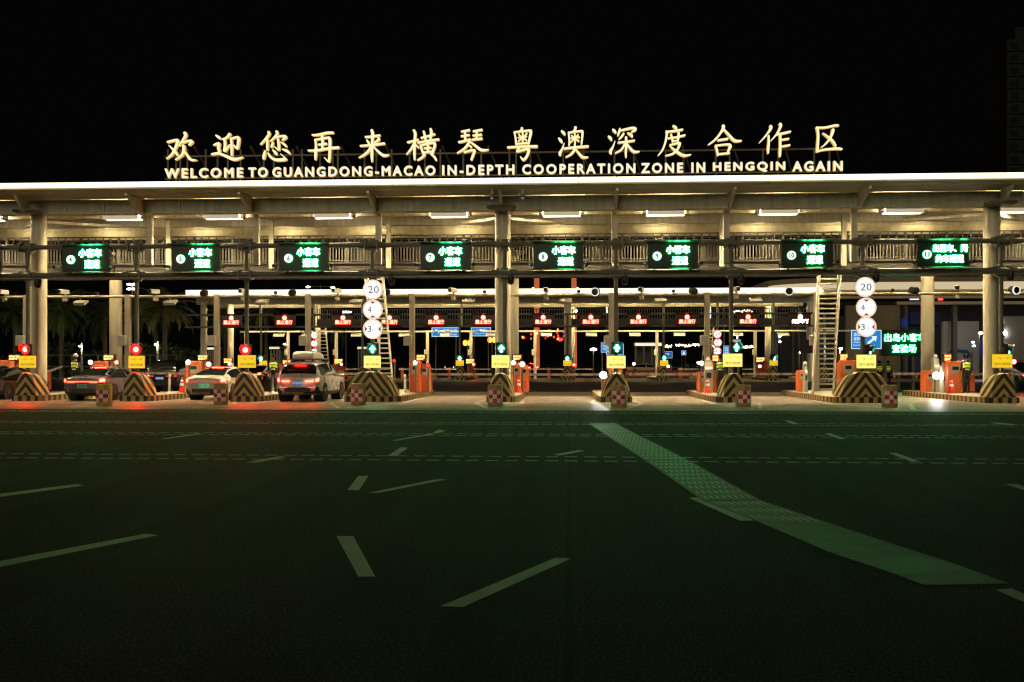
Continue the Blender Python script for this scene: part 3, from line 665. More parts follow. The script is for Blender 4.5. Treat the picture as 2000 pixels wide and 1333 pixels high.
# barrels
BARREL = M('faded_barrel_plastic', (.50,.27,.11), .5, 0, .25, 3); BARRELY = M('yellow_barrel_plastic', (.65,.42,.05), .5, 0, .2, 3)
bar0 = None
for i, (px, py) in enumerate(((197,794),(427,792),(697,792),(966,795),(1209,797),(1454,796),(1742,797))):
    x, y, _ = G(px, py)
    if i < 2 or bar0 is None:
        o = empty('crash_barrel', '', 'crash barrel', (x,y+.28,0), 0, 'checkered crash barrels')
        MB().lathe([(.27,0),(.285,.03),(.285,.80),(.27,.83),(.24,.84)], n=24).build('barrel_body', BARRELY if i == 0 else BARREL, o, True)
        pb = MB(); n = 12
        for k in range(n):
            a0, a1 = R(-150+120*k/n), R(-150+120*(k+1)/n); r = .289
            pb.add([(r*math.cos(a),r*math.sin(a),z) for a, z in ((a0,.155),(a1,.155),(a1,.62),(a0,.62))], [(0,1,2,3)])
        pb.build('checker_label', CHECK, o)
        if i == 1: bar0 = o
    else: o = copy_tree(bar0); o.location = (x, y+.28, 0)
    o.rotation_euler = (0,0,R((0,3,-4,2,-3,4,-2)[i]))
    o['label'] = ['yellow barrel with red and white checks behind the grey sedan','faded barrel with red and white checks behind the white sedan','checkered barrel before the wide barrier beside the SUV','checkered barrel before the barrier of the central column','checkered barrel before the barrier with the floodlight','checkered barrel with a traffic cone standing before it','checkered barrel before the wide barrier under the ladder side limit signs'][i]
# cones
CONE = M('cone_plastic', (.75,.05,.025), .45, 0, .12, 5); CONEW = M('cone_reflective_band', (.8,.78,.75), .4, 0, .05, 5)
cone0 = None
for px, py, z, lab in ((355,768,.25,'traffic cone on the island between black minivan and white sedan'),(1013,768,.25,'traffic cone against the orange cabinets by the central column'),(1382,769,.25,'traffic cone before the grey terminal beside a guard'),(1453,793,0,'traffic cone standing on the road before a checkered barrel'),(1858,770,.25,'traffic cone before the large orange cabinet beside a guard'),(1747,744,0,'small far traffic cone under the big green screen'),(1790,744,0,'small far traffic cone left of the lit rear column')):
    x, y, _ = G(px, py, z)
    if cone0 is None:
        cone0 = empty('traffic_cone', '', 'traffic cone', (0,0,0), 0, 'red traffic cones'); 
        MB().bbox(-.18,.18,-.18,.18,0,.035,.02).build('cone_base', CONE, cone0)
        MB().lathe([(.145,.036),(.03,.70),(.02,.71)], n=18).build('cone_body', CONE, cone0, True)
        for a, c in ((.33,.44),(.52,.60)):
            ra, rc = .145-(a-.036)*.1732+.004, .145-(c-.036)*.1732+.004
            MB().lathe([(ra,a),(rc,c)], n=18, cap=False).build('reflective_band', CONEW, cone0, True)
        o = cone0
    else: o = copy_tree(cone0)
    o.location = (x, y, z+.013); o['label'] = lab

# ================================================================ traffic lights + yellow boards + limit signs
def arrow_pts(r): return [(-.28*r,-r),(.28*r,-r),(.28*r,-.1*r),(.8*r,-.1*r),(0,.95*r),(-.8*r,-.1*r),(-.28*r,-.1*r)]
def traffic_light(loc, green, label, group, rz=0, scale=1):
    t = empty('traffic_light', label, 'traffic light', loc, rz, group); t.scale = (scale,)*3
    MB().bbox(-.24,.24,-.04,.14,-.26,.26,.03).build('housing', BLACK, t)
    v = MB(); n = 18
    for k in range(n):
        a0, a1 = R(-20+220*k/n), R(-20+220*(k+1)/n); r = .215
        v.add([(r*math.cos(a0),-.042,r*math.sin(a0)),(r*math.cos(a1),-.042,r*math.sin(a1)),(r*math.cos(a1),-.2-.08*math.sin(a1),r*math.sin(a1)+.0),(r*math.cos(a0),-.2-.08*math.sin(a0),r*math.sin(a0))], [(0,1,2,3)])
    v.build('visor', BLKM, t)
    if green:
        MB().disc((0,0), .19, -.055, -.043).build('lens', M('dark_green_lens', (.02,.10,.08), .3, 0, 0, emit=(.0,.55,.36), es=.25), t)
        MB().prism(arrow_pts(.16), -.075, -.058).build('arrow', GRNL, t)
    else:
        ln = MB().disc((0,0), .235, -.058, -.043).build('lens', EM('red_lens_halo', (1,.015,.012), 1.3), t); MB().ell((0,-.0585,0), (.125,.075,.125), 16, 10).build('lamp_core', REDL, ln, True)  # red lens widened and made to glow as a halo round the core
    MB().box(-.06,.06,.141,.3,-.1,.1).build('bracket', DARK, t)
    return t
TLG = 'near row lane signal lights'
for i, px, py, gr, rz in ((0,51,683,0,-12),(1,266,683,0,8),(2,480,684,0,0),(3,728,682,1,0),(4,979,681,1,6),(5,1205,680,1,0),(6,1437,679,1,25),(7,1697,684,1,62),(8,1968,683,1,62)):
    traffic_light(P(px, py, 42.75), gr, ('green arrow signal on the pole ' if gr else 'red signal on the pole ')+WHERE[i], TLG, R(rz))
def yboard(loc, W, H, label, group, pale, lamp=False, tiny=False):
    t = empty('notice_board', label, 'notice board', loc, 0, group)
    MB().box(-W/2,W/2,.012,.06,-H/2,H/2).build('backing', GREY, t)
    MB().box(-W/2+.01,W/2-.01,0,.01,-H/2+.01,H/2-.01).build('board_face', YBOARD2 if pale else YBOARD, t)
    l = MB(); text(l, '一车一杆', (0,H*.2), W*.78, H*.2, -.006, -.002, .0, 1); text(l, '请勿跟随', (0,-H*.22), W*.82, H*.22, -.006, -.002, .01, 1)
    l.build('lettering', [YTXT, YTXT], t); MB().box(-.03,.03,.065,.2,-H/2-.3,H/2).build('bracket', DARK, t)
    return t
for i, (x0, y0, x1, y1) in enumerate(((36,695,71,719),(250,695,283,720),(464,694,500,719),(710,695,744,719),(960,694,995,719),(1185,695,1222,720),(1412,691,1450,717),(1673,693,1711,720),(1938,692,1977,719))):
    Yb = 42.5; m = mpp((x0+x1)/2, Yb)
    yboard(P((x0+x1)/2, (y0+y1)/2, Yb), (x1-x0)*m, (y1-y0)*m, ('pale' if 3 <= i <= 7 else 'deep')+' yellow notice board '+WHERE[i], 'yellow notice boards of the near row', 3 <= i <= 7)
def limit_sign(loc, r, kind, label, group, vivid=False):
    t = empty('limit_sign', label, 'limit sign', loc, 0, group)
    MB().disc((0,0), r, .012, .07, 36).build('sign_back', GREY, t); MB().disc((0,0), r*.985, 0, .01, 36).build('sign_face', WHITEF, t)
    rr = MB(); rr.ring((0,0), r*(.80 if vivid else .86), r*(.98 if vivid else .93), -.006, -.002)
    rr.build('red_ring', SIGNRED if vivid else EM('overexposed_red_ring', (1,.55,.36), .85), t)  # ring colour paled to stand for red washed out by overexposure
    if not vivid: MB().ring((0,0), r*.955, r*1.0, -.012, .05).build('rim', EM('lit_rim', (1,.80,.5), .8), t)
    l = MB(); body = {20:'20', 45:'4.5m', 3:'3m'}[kind]
    if kind == 20: text(l, '20', (r*.08,0), r*1.08, r*.72, -.008, -.003)
    else:
        text(l, body[0], (-r*.33,0), r*.38, r*.64, -.008, -.003)
    l.build('numerals', [SIGNINK, SIGNINK], t)
    if kind != 20:
        s2 = MB(); text(s2, body[1:], (r*.22,-r*.12), r*.6, r*.28, -.007, -.003); s2.build('unit_lettering', [EM('pale_sign_grey', (.8,.75,.78), .8)]*2, t)
        tr = MB(); a, b_, d = r*.86, r*.55, r*.3
        if kind == 45: tr.prism([(-d,a*.93),(d,a*.93),(0,b_)], -.012, -.007).prism([(-d,-a*.93),(d,-a*.93),(0,-b_)], -.012, -.007)
        else: tr.prism([(a*.93,-d),(a*.93,d),(b_,0)], -.012, -.007).prism([(-a*.93,-d),(-a*.93,d),(-b_,0)], -.012, -.007)
        tr.build('limit_wedge', M('dark_wedge', (.05,.01,.01), .5, 0, 0, emit=(.5,.09,.02), es=.35), t)
    MB().box(-.04,.04,.071,.3,-.1,.1).build('bracket', DARK, t)
    return t
KN = {20:'round 20 speed limit sign', 45:'round 4.5 metre height limit sign', 3:'round 3 metre width limit sign'}
for px, py, k, wh in ((728,566,20,'over the SUV side barrier'),(728,605,45,'over the SUV side barrier'),(728,643,3,'over the SUV side barrier'),(1690,561,20,'beside the tall ladder'),(1692,601,45,'beside the tall ladder'),(1692,639,3,'beside the tall ladder')):
    limit_sign(P(px, py, 42.6), 19.6*mpp(px, 42.6), k, 'large '+KN[k]+' '+wh, 'large limit signs')

# ================================================================ ladders
def ladder(xb, xt, y, zt, w_, label, z0=.25, n=24, group=None):
    t = empty('steel_ladder', label, 'ladder', (xb, y, z0), 0, group); H = zt-z0; dx = xt-xb
    for sg in (-1, 1): MB().bar((sg*w_/2,0,0), (dx+sg*w_/2,.9,H), .07, .16).build('stringer', WHITE, t)
    r = MB()
    for k in range(1, n): f = k/n; r.cbox((dx*f, .9*f, H*f), (w_-.07, .2, .07))
    r.build('treads', WHITE, t)
    h = MB()
    for sg in (-1, 1):
        h.bar((sg*w_/2,-.25,.75), (dx+sg*w_/2,.45,H+.2), .045, .045)
        for f in (.1,.3,.5,.7,.9): h.bar((dx*f+sg*w_/2,.9*f,H*f), (dx*f+sg*w_/2-.0,.7*f-.24,H*f+.72*(1-.2*f)), .035, .035)
    h.build('handrail', WHITE, t)
    return t
LY = 45.2
l_ = ladder(PX(1607,LY), PX(1628,LY), LY, PZ(1628,532,LY), 40*mpp(1607,LY), 'tall steep cream steel ladder rising to the walkway beside the wide barrier')
ladder(PX(752,LY), PX(724,LY), LY, PZ(722,533,LY), 34*mpp(740,LY), 'steep cream ladder behind the round limit signs near the SUV')

# ================================================================ camera bar over the islands
bz = PZ(1000, 577, BARY)
cb = empty('camera_bar', 'white pipe with cameras spanning the lanes behind the orange cabinets', 'camera gantry', (0, BARY, 0))
MB().tube((XA,0,bz),(XB,0,bz),.075,12).build('pipe', WHITE, cb, True)
for i, px in enumerate((52,250,424,602,805,1000,1194,1381,1594,1818,1990)):
    if px in (1000, 1818, 1990): continue
    x = PX(px, BARY)
    MB().box(x-.13,x+.13,-.13,.13,.25,bz+.1).build('post', WHITE, cb)
    MB().bbox(x-.38,x+.02,-.42,-.14,PZ(px,685,BARY)+.25,PZ(px,656,BARY)).build('control_box', WPLAST, cb)
def cam_unit(kind):
    t = empty('bullet_camera' if kind == 'b' else 'round_camera' if kind in 'rw' else 'sensor', '', 'camera' if kind != 's' else 'sensor')
    if kind == 'b':
        MB().bbox(-.12,.12,-.42,.2,.1,.32,.04).build('camera_body', WPLAST, t); MB().box(-.09,.09,-.43,-.421,.13,.29).build('lens', BLACK, t)
        MB().tube((0,0,0),(0,0,.1),.05,8).box(-.1,.1,-.1,.1,-.28,-.1).build('bracket', WHITE, t)
    elif kind in 'rw':
        MB().tube((0,-.28,.08),(0,.1,.14),.17,20).build('camera_body', BLKM, t, True); MB().disc((0,.07), .14, -.30, -.285).build('lens', BLACK, t)
        if kind == 'w': MB().ring((0,.08), .175, .215, -.31, -.22).build('light_ring', EM('white_ring_glow', (1,.98,.92), .8), t)
        MB().tube((0,.05,-.12),(0,.05,.05),.05,8).build('bracket', WHITE, t)
    elif kind == 's':
        MB().bbox(-.07,.07,-.12,.06,.06,.2,.02).build('sensor_body', BLKM, t); MB().tube((0,0,0),(0,0,.06),.03,6).build('bracket', WHITE, t)
    else:
        t.name = 'antenna_panel'; t['category'] = 'antenna'
        b_ = MB().prismx([(-.1,-.42),(-.16,-.30),(-.14,-.22),(.3,-.12),(.34,-.2)], -.3, .3); b_.build('panel', WPLAST, t); MB().box(-.05,.05,0,.05,-.14,-.04).build('bracket', WHITE, t)
    return t
GN = {'b':'white bullet camera','r':'dark round camera','w':'white ringed round camera','s':'little dark sensor','a':'white antenna panel'}
protos = {}; cnt = {}
BARL = [('b',10),('b',128),('s',190),('b',305),('r',400),('b',476),('a',157),('a',332),('s',539),('r',572),('b',660),('r',756),('b',886),('s',947),('a',511),('a',695),('a',915),
        ('b',1067),('s',1130),('w',1165),('b',1253),('s',1315),('r',1352),('b',1438),('a',1105),('a',1290),('a',1476),('w',1540),('r',1782),('b',1870),('w',1977),('s',1743)]
def between(px):
    L = [(p, n) for p, n in ((167,'lane sign 4'),(382,'lane sign 5'),(593,'lane sign 6'),(870,'lane sign 7'),(1091,'lane sign 8'),(1314,'lane sign 9'),(1577,'lane sign 10'),(1842,'lane sign 11'))]
    p, n = min(L, key=lambda q: abs(q[0]-px)); return 'below %s, %s its middle' % (n, 'left of' if px < p-8 else 'right of' if px > p+8 else 'near')
for k, px in BARL:
    if k not in protos: protos[k] = cam_unit(k); o = protos[k]
    else: o = copy_tree(protos[k])
    o.location = (PX(px, BARY), BARY-.02, bz+.05 if k != 'a' else bz-.04); o.rotation_euler = (0,0,R(random.uniform(-25,25) if k != 'a' else 0))
    cnt[k] = cnt.get(k,0)+1
    o['label'] = '%s on the bar %s%s' % (GN[k], between(px), ''); o['group'] = {'b':'bullet cameras on the white bar','r':'round cameras on the white bar','w':'round cameras on the white bar','s':'sensors on the white bar','a':'antenna panels under the white bar'}[k]

# ================================================================ orange machines, gates and displays
MACH = M('grey_machine_panel', (.42,.40,.34), .4, .2, .12, 5); SCREEN = M('dark_screen', (.02,.025,.03), .2, 0, 0)
def cabinet(px0, px1, ytop, ybot, Y, label, slant=.12, depth=.7, panel=True, z0=.25):
    m = mpp((px0+px1)/2, Y); x = PX((px0+px1)/2, Y); W = (px1-px0)*m; H = PZ(px0, ytop, Y)-z0
    t = empty('toll_cabinet', label, 'toll cabinet', (x, Y, z0+.012), 0, 'orange toll cabinets')
    b = MB().prismx([(0,0),(depth,0),(depth,H-slant),(depth*.35,H),(0,H-.03)], -W/2, W/2); b.build('cabinet_body', ORANGE, t)
    d = MB().box(-W/2+.05, W/2-.05, -.012, -.001, .18, H*.55).build('door', M('orange_cabinet_door', (.70,.15,.045), .4, 0, .1, 4), t)
    MB().box(W/2-.12, W/2-.09, -.03, -.013, H*.33, H*.40).build('door_handle', BLKM, d)
    if panel:
        p = MB().box(-W*.3, W*.3, -.014, -.001, H*.60, H*.86).build('control_panel', MACH, t); MB().box(-W*.2, W*.2, -.02, -.0145, H*.72, H*.83).build('screen', SCREEN, p)
    return t
cabs = [(800,819,706,768,46.5,'tall orange toll cabinet nearest the limit signs, lit white lamp on top',.1),(819,838,712,767,47.2,'orange toll cabinet with a round white emblem outline right of the taller one',.16),
 (1001,1016,711,770,46.6,'orange cabinet right of the central column with a cone against it',.05),(1017,1031,714,768,47.4,'slim orange cabinet at the boom gate right of the central column',.05),
 (1176,1186,732,786,45.6,'low orange cabinet under the floodlight beside the striped barrier',.02),(1192,1214,716,770,47.8,'orange cabinet behind the pale notice board of the middle island',.05),
 (1366,1377,728,769,47.0,'narrow orange cabinet left of the grey terminal',.03),(1393,1402,706,770,47.2,'narrow orange cabinet between grey terminal and guard',.03),
 (1561,1572,724,768,48.2,'narrow orange cabinet left of the tall ladder',.02),(1642,1672,704,760,46.4,'large orange cabinet right of the tall ladder',.18),
 (1808,1826,725,768,48.6,'orange cabinet under the lit rear column',.02),(1840,1850,724,768,48.4,'slim orange cabinet beside the floodlight post',.02),(1851,1881,706,770,46.6,'largest orange cabinet with a cone, beside a standing guard',.16),
 (176,206,706,768,47.5,'orange cabinet top seen over the grey sedan roof',.18),(362,394,706,768,47.5,'orange cabinet seen over the white sedan roof',.18),(-8,22,705,768,47.5,'orange cabinet top seen over the black sedan',.2),(544,566,712,768,49.5,'orange cabinet half hidden behind the SUV roof box',.1)]
for c in cabs: cabinet(*c[:5], c[5], slant=c[6])
# grey ticket terminals
for px0, px1, yt, yb, Y, lab in ((1377,1392,705,770,46.6,'grey steel ticket terminal behind a traffic cone'),(1572,1578,714,768,47.6,'slim grey terminal post beside the tall ladder'),(1826,1836,700,768,48.2,'grey terminal post carrying a bright floodlight'),(1843,1851,716,768,46.9,'slim grey card reader beside the largest orange cabinet')):
    m = mpp(px0, Y); x = PX((px0+px1)/2, Y); W = (px1-px0)*m; H = PZ(px0, yt, Y)-.25
    t = empty('ticket_terminal', lab, 'ticket terminal', (x, Y, .262), 0, 'grey ticket terminals')
    MB().prismx([(0,0),(.45,0),(.45,H),(.2,H),(.1,H*.8),(0,H*.72)], -W/2, W/2).build('terminal_body', MACH, t)
    MB().box(-W*.32,W*.32,-.012,-.001,H*.45,H*.62).build('screen', SCREEN, t); MB().lathe([(.05,H),(.09,H+.03),(.08,H+.14),(.03,H+.17)], (0,.25,0), 14).build('beacon', WPLAST, t, True)
# LED displays over the cabinets
DBOX = M('display_case', (.03,.012,.01), .5, 0, .2, 8)
def display(px, py, Y, W, H, label, m_=LEDO, post=True):
    t = empty('lane_display', label, 'LED display', P(px, py, Y), 0, 'red LED displays over the cabinets')
    MB().bbox(-W/2-.05,W/2+.05,.02,.2,-H/2-.05,H/2+.05).build('display_case', DBOX, t)
    l = MB(); text(l, '请减速', (0,H*.25), W*.95, H*.42, -.02, .015, .03, 1); text(l, '请慢行', (0,-H*.27), W*.95, H*.42, -.02, .015, .03, 1); l.build('lettering', [m_, LEDRS], t)
    if post: MB().box(-.04,.04,.08,.14,-H/2-.6,-H/2-.05).build('post', DARK, t)
    return t
for px, py, Y, w_, h_, lab in ((28,699,46.5,22,9,'red LED display behind the leftmost yellow board'),(212,699,46.8,20,9,'red LED display above the grey sedan'),(396,699,46.8,19,9,'red LED display above the white sedan'),(560,708,49,16,7,'red LED display behind the SUV roof box'),
   (822,699,47,17,10,'red LED display on top of the twin orange cabinets'),(1010,699,47,16,9,'red LED display beside the central column'),(1398,700,47,13,11,'red LED display right of the ladder foot near a guard'),(1648,698,46.6,14,11,'red LED display over the large cabinet beside the tall ladder'),(1851,699,46.8,13,12,'red LED display beside the lit rear column')):
    m = mpp(px, Y); display(px, py, Y, w_*m, h_*m, lab)
# small signal lamps and floodlights on posts
def post_lamp(px, py, Y, r, mat_, label, zb=.25, cat='signal lamp', name='signal_lamp', grp='small lamps on posts'):
    X, _, Z = P(px, py, Y)
    t = empty(name, label, cat, (X, Y, zb+.012), 0, grp); h = Z-zb-.012
    MB().tube((0,.12,0),(0,.12,h-.02),.035,8).build('post', DARK, t)
    MB().tube((0,-.02,h),(0,.14,h),r*1.25,16,r*.9).build('housing', BLKM, t, True); MB().disc((0,h), r, -.035, -.021, 18).build('lens', mat_, t)
    return t
SRED = EM('small_red_lamp', (1,.09,.07), 18); SWHT = EM('small_white_lamp', (1,.86,.66), 9); SGRN = EM('small_green_lamp', (.1,1,.66), 12)
for px, py, Y, r, m_, lab in ((228,708,47.6,.09,SRED,'small red lamp beside the display above the grey sedan'),(177,708,46,.10,SWHT,'warm lamp left of the cabinet over the grey sedan'),(368,708,46.3,.11,SWHT,'warm lamp left of the cabinet over the white sedan'),(408,712,46.9,.12,SRED,'round red lamp above the white sedan roof'),
    (449,711,56,.10,SRED,'small red lamp before the far column behind the white sedan'),(562,707,50.5,.09,SRED,'red lamp glowing through the SUV roof rails'),(811,709,46.3,.09,SWHT,'white lamp on the tall orange cabinet'),(836,714,46.9,.10,TAILD,'dim red lamp at the boom gate by the twin cabinets'),
    (1020,712,46.4,.13,SRED,'round red lamp on the cabinet by the central column'),(1003,709,46.2,.10,SWHT,'white lamp left of the red lamp at the central column'),(1370,710,46.4,.10,SWHT,'white lamp over the narrow cabinet near the grey terminal'),(1980,707,46.5,.10,SRED,'red lamp behind the yellow board at the picture\'s right end'),
    (1641,690,47.2,.0,None,''),(770,705,45.6,.08,TAILD,'dim red lamp on a thin post behind the wide barrier')):
    if m_: post_lamp(px, py, Y, r, m_, lab)
for px, py, Y, lab in ((1178,733,44.9,'blazing white floodlight at the left of the middle striped barrier'),(1828,734,47.6,'blazing white floodlight before the lit rear column')):
    post_lamp(px, py, Y, .15, EM('white_floodlight', (1,.97,.92), 170), lab, cat='floodlight', name='floodlight', grp='floodlights of the near row')
# boom gates: cabinet pivot + white arm with red bands
ARMR = M('arm_red_band', (.60,.34,.28), .4, 0, .1, 5)
def boom(px0, px1, py0, py1, Y, label, z0=.25, group='boom gates of the near row'):
    a = Vector(P(px0, py0, Y)); b_ = Vector(P(px1, py1, Y)); o = a.copy(); o.z = z0+.012
    t = empty('boom_gate', label, 'boom gate', tuple(o), 0, group)
    MB().bbox(-.13,.13,.06,.4,0,a.z-z0+.12,.02).build('gate_cabinet', ORANGE, t)
    L = MB(); A = Vector((0,0,a.z-o.z)); D = b_-a; n = 10
    L.bar(A-D.normalized()*.3, A+D, .06, .11); L.build('arm', WPLAST, t)
    for k in range(1, n, 2):
        MB().bar(A+D*(k/n), A+D*((k+.55)/n), .064, .114).build('arm_band', ARMR, t)
    return t
for a in ((838,960,731.5,731.5,49.6,'closed white boom gate between twin cabinets and central column'),(1028,1172,732,732,49.6,'closed white boom gate right of the central column'),(1367,1228,731.5,731.5,49.6,'closed white boom gate left of the grey terminal'),(1563,1450,731,731,49.6,'closed white boom gate left of the tall ladder'),(1808,1745,730.5,730.5,49.6,'closed white boom gate under the big green screen'),
          (88,121,728,717,50,'half raised white boom gate left of the grey sedan'),(360,255,730,729,49.6,'closed white boom gate before the black minivan'),(480,330,731,731,50,'white boom gate ending left of the white sedan'),(665,715,730.5,730.5,50,'white boom gate beyond the SUV'),(1900,1925,731,731,49.6,'white boom gate right of the guard by the largest cabinet'),(2030,1977,731,731,49.6,'white boom gate at the picture\'s right end')):
    boom(*a)
# white marker bollards on islands
for px, py, lab in ((331,768,'pale bollard on the island before the black minivan'),(791,770,'thin grey bollard with a warning plate before the orange cabinet'),(533,768,'pale bollard beside the guard left of the SUV'),(290,766,'pale post behind the barrier left of the black minivan')):
    x, y, _ = G(px, py, .25); t = empty('bollard', lab, 'bollard', (x, y, .262), 0, 'bollards on the islands')
    MB().lathe([(.10,0),(.10,.02),(.055,.06),(.055,.85),(.04,.88)], n=14).build('post', WPLAST, t, True); MB().lathe([(.058,.66),(.058,.76)], n=14, cap=False).build('red_band', ARMR, t, True)
# ================================================================ far toll row
NY = 90.0
FN = ((510,24),(614,44),(708,24),(806,24),(898,24),(1003,24),(1108,24),(1202,24),(1296,24),(1401,44),(1510,24),(1610,24))
f2 = empty('far_toll_canopy', 'second cream toll canopy far behind, with a thin glowing roof edge and red lane signs', 'toll canopy', (0, NY, 0))
FA, FB = PX(366, NY), PX(1606, NY)
fe0, fe1 = PZ(1000,574,NY), PZ(1000,565.5,NY)
b = MB(); x = FA
while x < FB-.5: b.box(x+.02, min(FB,x+3.1)-.02, -.45, -.3, fe0, fe1); x += 3.1
b.build('roof_edge_light', STRIP, f2)
MB().box(FA, FB, -.29, 10, fe0+.1, fe1+.04).build('roof_slab', WHITE2, f2)
MB().prismx([(-.28,fe0+.09),(-.28,fe0-.12),(2.2,fe0-.22),(2.2,fe0+.09)], FA, FB).build('soffit', WHITE2, f2)
MB().box(FA, FB, 2.21, 2.8, PZ(1000,593,NY+2.2), fe0+.09).build('girder', M('girder_steel'), f2)
MB().prismx([(7.2,fe0+.09),(7.2,7.25),(7.4,7.05),(8,7.05),(8,fe0+.09)], FA, FB).build('rear_girder', WHITE, f2)
z0_, z1_, zr_ = PZ(1000,638,NY+3.5), PZ(1000,623,NY+3.5), PZ(1000,604,NY+3.5)
MB().box(PX(600,NY), FB, 3.5, 5.5, z0_, z1_).build('walkway', M('walkway_steel'), f2)
rb = MB().box(PX(600,NY), FB, 3.5, 3.56, zr_-.06, zr_); x = PX(600,NY)
while x < FB: rb.box(x, x+.07, 3.5, 3.55, z1_+.003, zr_-.062); x += .24
rb.build('railing', M('grey_railing', (.09,.083,.062), .5, .1, .15, 2), f2)
for z in (PZ(1000,614,NY-.6), PZ(1000,638,NY-.6)): MB().tube((FA,-.6,z),(FB,-.6,z),.09,8).build('sign_pipe', GREY, f2, True)
for px, yy, r, ytop in ((398,1.5,.3,590),(450,6.5,.32,592),(1109,1.5,.34,588),(1117,6.8,.3,600),(1583,1.5,.36,590),(1500,6.5,.3,600),(620,6.5,.3,592)):
    MB().tube((PX(px,NY+yy),yy,0.0),(PX(px,NY+yy),yy,PZ(px,ytop,NY+yy)),r,16).build('column', WHITE, f2, True)
for px in (510,614,708,806,902,1003,1202,1296,1401,1510):
    MB().box(PX(px,NY+3)-.1,PX(px,NY+3)+.1,2.82,3.0,z0_,PZ(px,590,NY+3)).build('hanger_post', WHITE, f2)
fl0 = None
for i, px in enumerate((470,556,665,780,875,965,1067,1157,1240,1330,1420,1520)):
    if fl0 is None:
        fl0 = empty('ceiling_light', '', 'ceiling light', (0,0,0), 0, 'ceiling lights under the far canopy')
        MB().box(-.5,.5,-.25,.25,.012,.2).build('housing', GREY, fl0); MB().box(-.46,.46,-.22,.22,0,.01).build('diffuser', EM('far_ceiling_lamp', (1,.76,.38), 330), fl0); o = fl0
    else: o = copy_tree(fl0)
    o.location = (PX(px,NY+4.9), NY+4.9, 7.62); o['label'] = 'small ceiling light under the far canopy, number %d along its walkway' % (i+1)
rs0 = None
for i, px in enumerate((452,556,670,761,852,944,1061,1154,1247,1342,1461,1563)):
    white = i == 11
    if rs0 is None or white:
        o = empty('lane_sign', '', 'lane sign', (0,0,0), 0, 'red LED lane signs of the far row')
        W, H = 1.85, .95
        MB().box(-W/2,W/2,.03,.3,-H/2,H/2).build('cabinet', BLACK, o)
        MB().box(-W/2+.03,W/2-.03,0,.029,-H/2+.03,H/2-.03).build('screen', M('red_led_panel', (.12,.02,.018), .45, 0, .2, 20), o)
        v = MB()
        for sg in (-1,1): v.add([(-W/2,0,sg*H/2),(W/2,0,sg*H/2),(W/2+.2,-.2,sg*(H/2+.1)),(-W/2-.2,-.2,sg*(H/2+.1)),(-W/2,.03,sg*(H/2+.02)),(W/2,.03,sg*(H/2+.02)),(W/2+.21,-.19,sg*(H/2+.12)),(-W/2-.21,-.19,sg*(H/2+.12))],[(0,1,2,3),(4,5,6,7),(2,3,7,6),(0,3,7,4),(1,2,6,5)])
        v.build('visor', BLACK, o)
        FF = EM('white_led_face', (1,.82,.66), 9) if white else LEDR
        d = MB().disc((0,.22), .2, -.05, -.02, 20); d.mi = [0,0]+[1]*(len(d.f)-2); d.build('number_disc', [FF, LEDRS], o)
        l = MB(); text(l, '内部车辆' if white else '禁止通行', (0,-.17), 1.42, .38, -.05, -.02, .02, 1); l.build('lettering', [FF, LEDRS], o)
        if not white: rs0 = o
    else: o = copy_tree(rs0)
    o.location = P(px, 626.5-(px-452)*.0022, NY-.75); o['label'] = ('white lettered LED sign at the far row\'s end by the tall ladder' if white else 'red LED lane sign of the far row, number %d along its gantry' % (i+1))
# far camera bar
fb = empty('camera_bar', 'thin white far pipe carrying cameras across the far lanes', 'camera gantry', (0, 98, 0)); zb2 = PZ(1000,647.5,98)
MB().tube((PX(470,98),0,zb2),(PX(1790,98),0,zb2),.09,8).build('pipe', WHITE, fb, True)
for px in (480,563,657,740,835,920,1045,1283,1380,1475): MB().box(PX(px,98)-.14,PX(px,98)+.14,-.1,.1,.0,zb2).box(PX(px,98)-.3,PX(px,98)+.02,-.3,-.11,PZ(px,694,98),PZ(px,683,98)).build('post', WHITE, fb)
for px in (545,600,697,790,870,960,1067,1155,1240,1327,1440,1530):
    x = PX(px,98); MB().prismx([(-.2,zb2-.5),(-.2,zb2-.3),(.3,zb2-.12)], x-.55, x+.55).build('antenna_panel', WPLAST, fb)
# far islands, barriers, poles, lights, boards
fi = []; proto_b = proto_w = None
for i, (px, wpx) in enumerate(FN):
    x = PX(px, NY); w_ = wpx*mpp(px, NY)
    island_mesh(x, w_, NY, NY+12, 'far kerb island, number %d counting along the far toll row' % (i+1), 'far row traffic islands')
    barrier(x, NY-.02, w_, 1.25, '%s far chevron barrier, number %d along the far toll row' % ('wide' if wpx > 30 else 'small', i+1), 'far row crash barriers', wpx > 30)
fp = empty('sign_poles', '', '', (0,0,0)); bpy.data.objects.remove(fp)
for i, px in enumerate((510,614,708,806,898,1003,1108,1202,1296,1401,1510,1610)):
    t = empty('signal_pole', 'slim dark pole rising from far island number %d' % (i+1), 'pole', (PX(px,NY+1), NY+1, .2), 0, 'signal poles of the far row')
    MB().tube((0,0,.03),(0,0,PZ(px,612,NY+1)-.2),.1,8).build('pole', GREY, t, True); MB().box(-.2,.2,-.2,.2,.013,.04).build('base_plate', GREY, t)
for i, (px, py) in enumerate(((510,701),(898,700.5),(1108,700.5),(1297,699.5),(1511,699))):
    traffic_light(P(px, py, NY+.6), 1, 'small far green signal, number %d along the far row' % (i+1), 'far row green signals', R((0,0,4,10,45)[i]), 1.25)
for i, (px, py) in enumerate(((514,710.5),(898,709.5),(1108,709.5),(1297,709.5),(1511,709))):
    yboard(P(px, py, NY+.4), .74, .52, 'small far yellow notice board below far green signal %d' % (i+1), 'far row yellow boards', False)
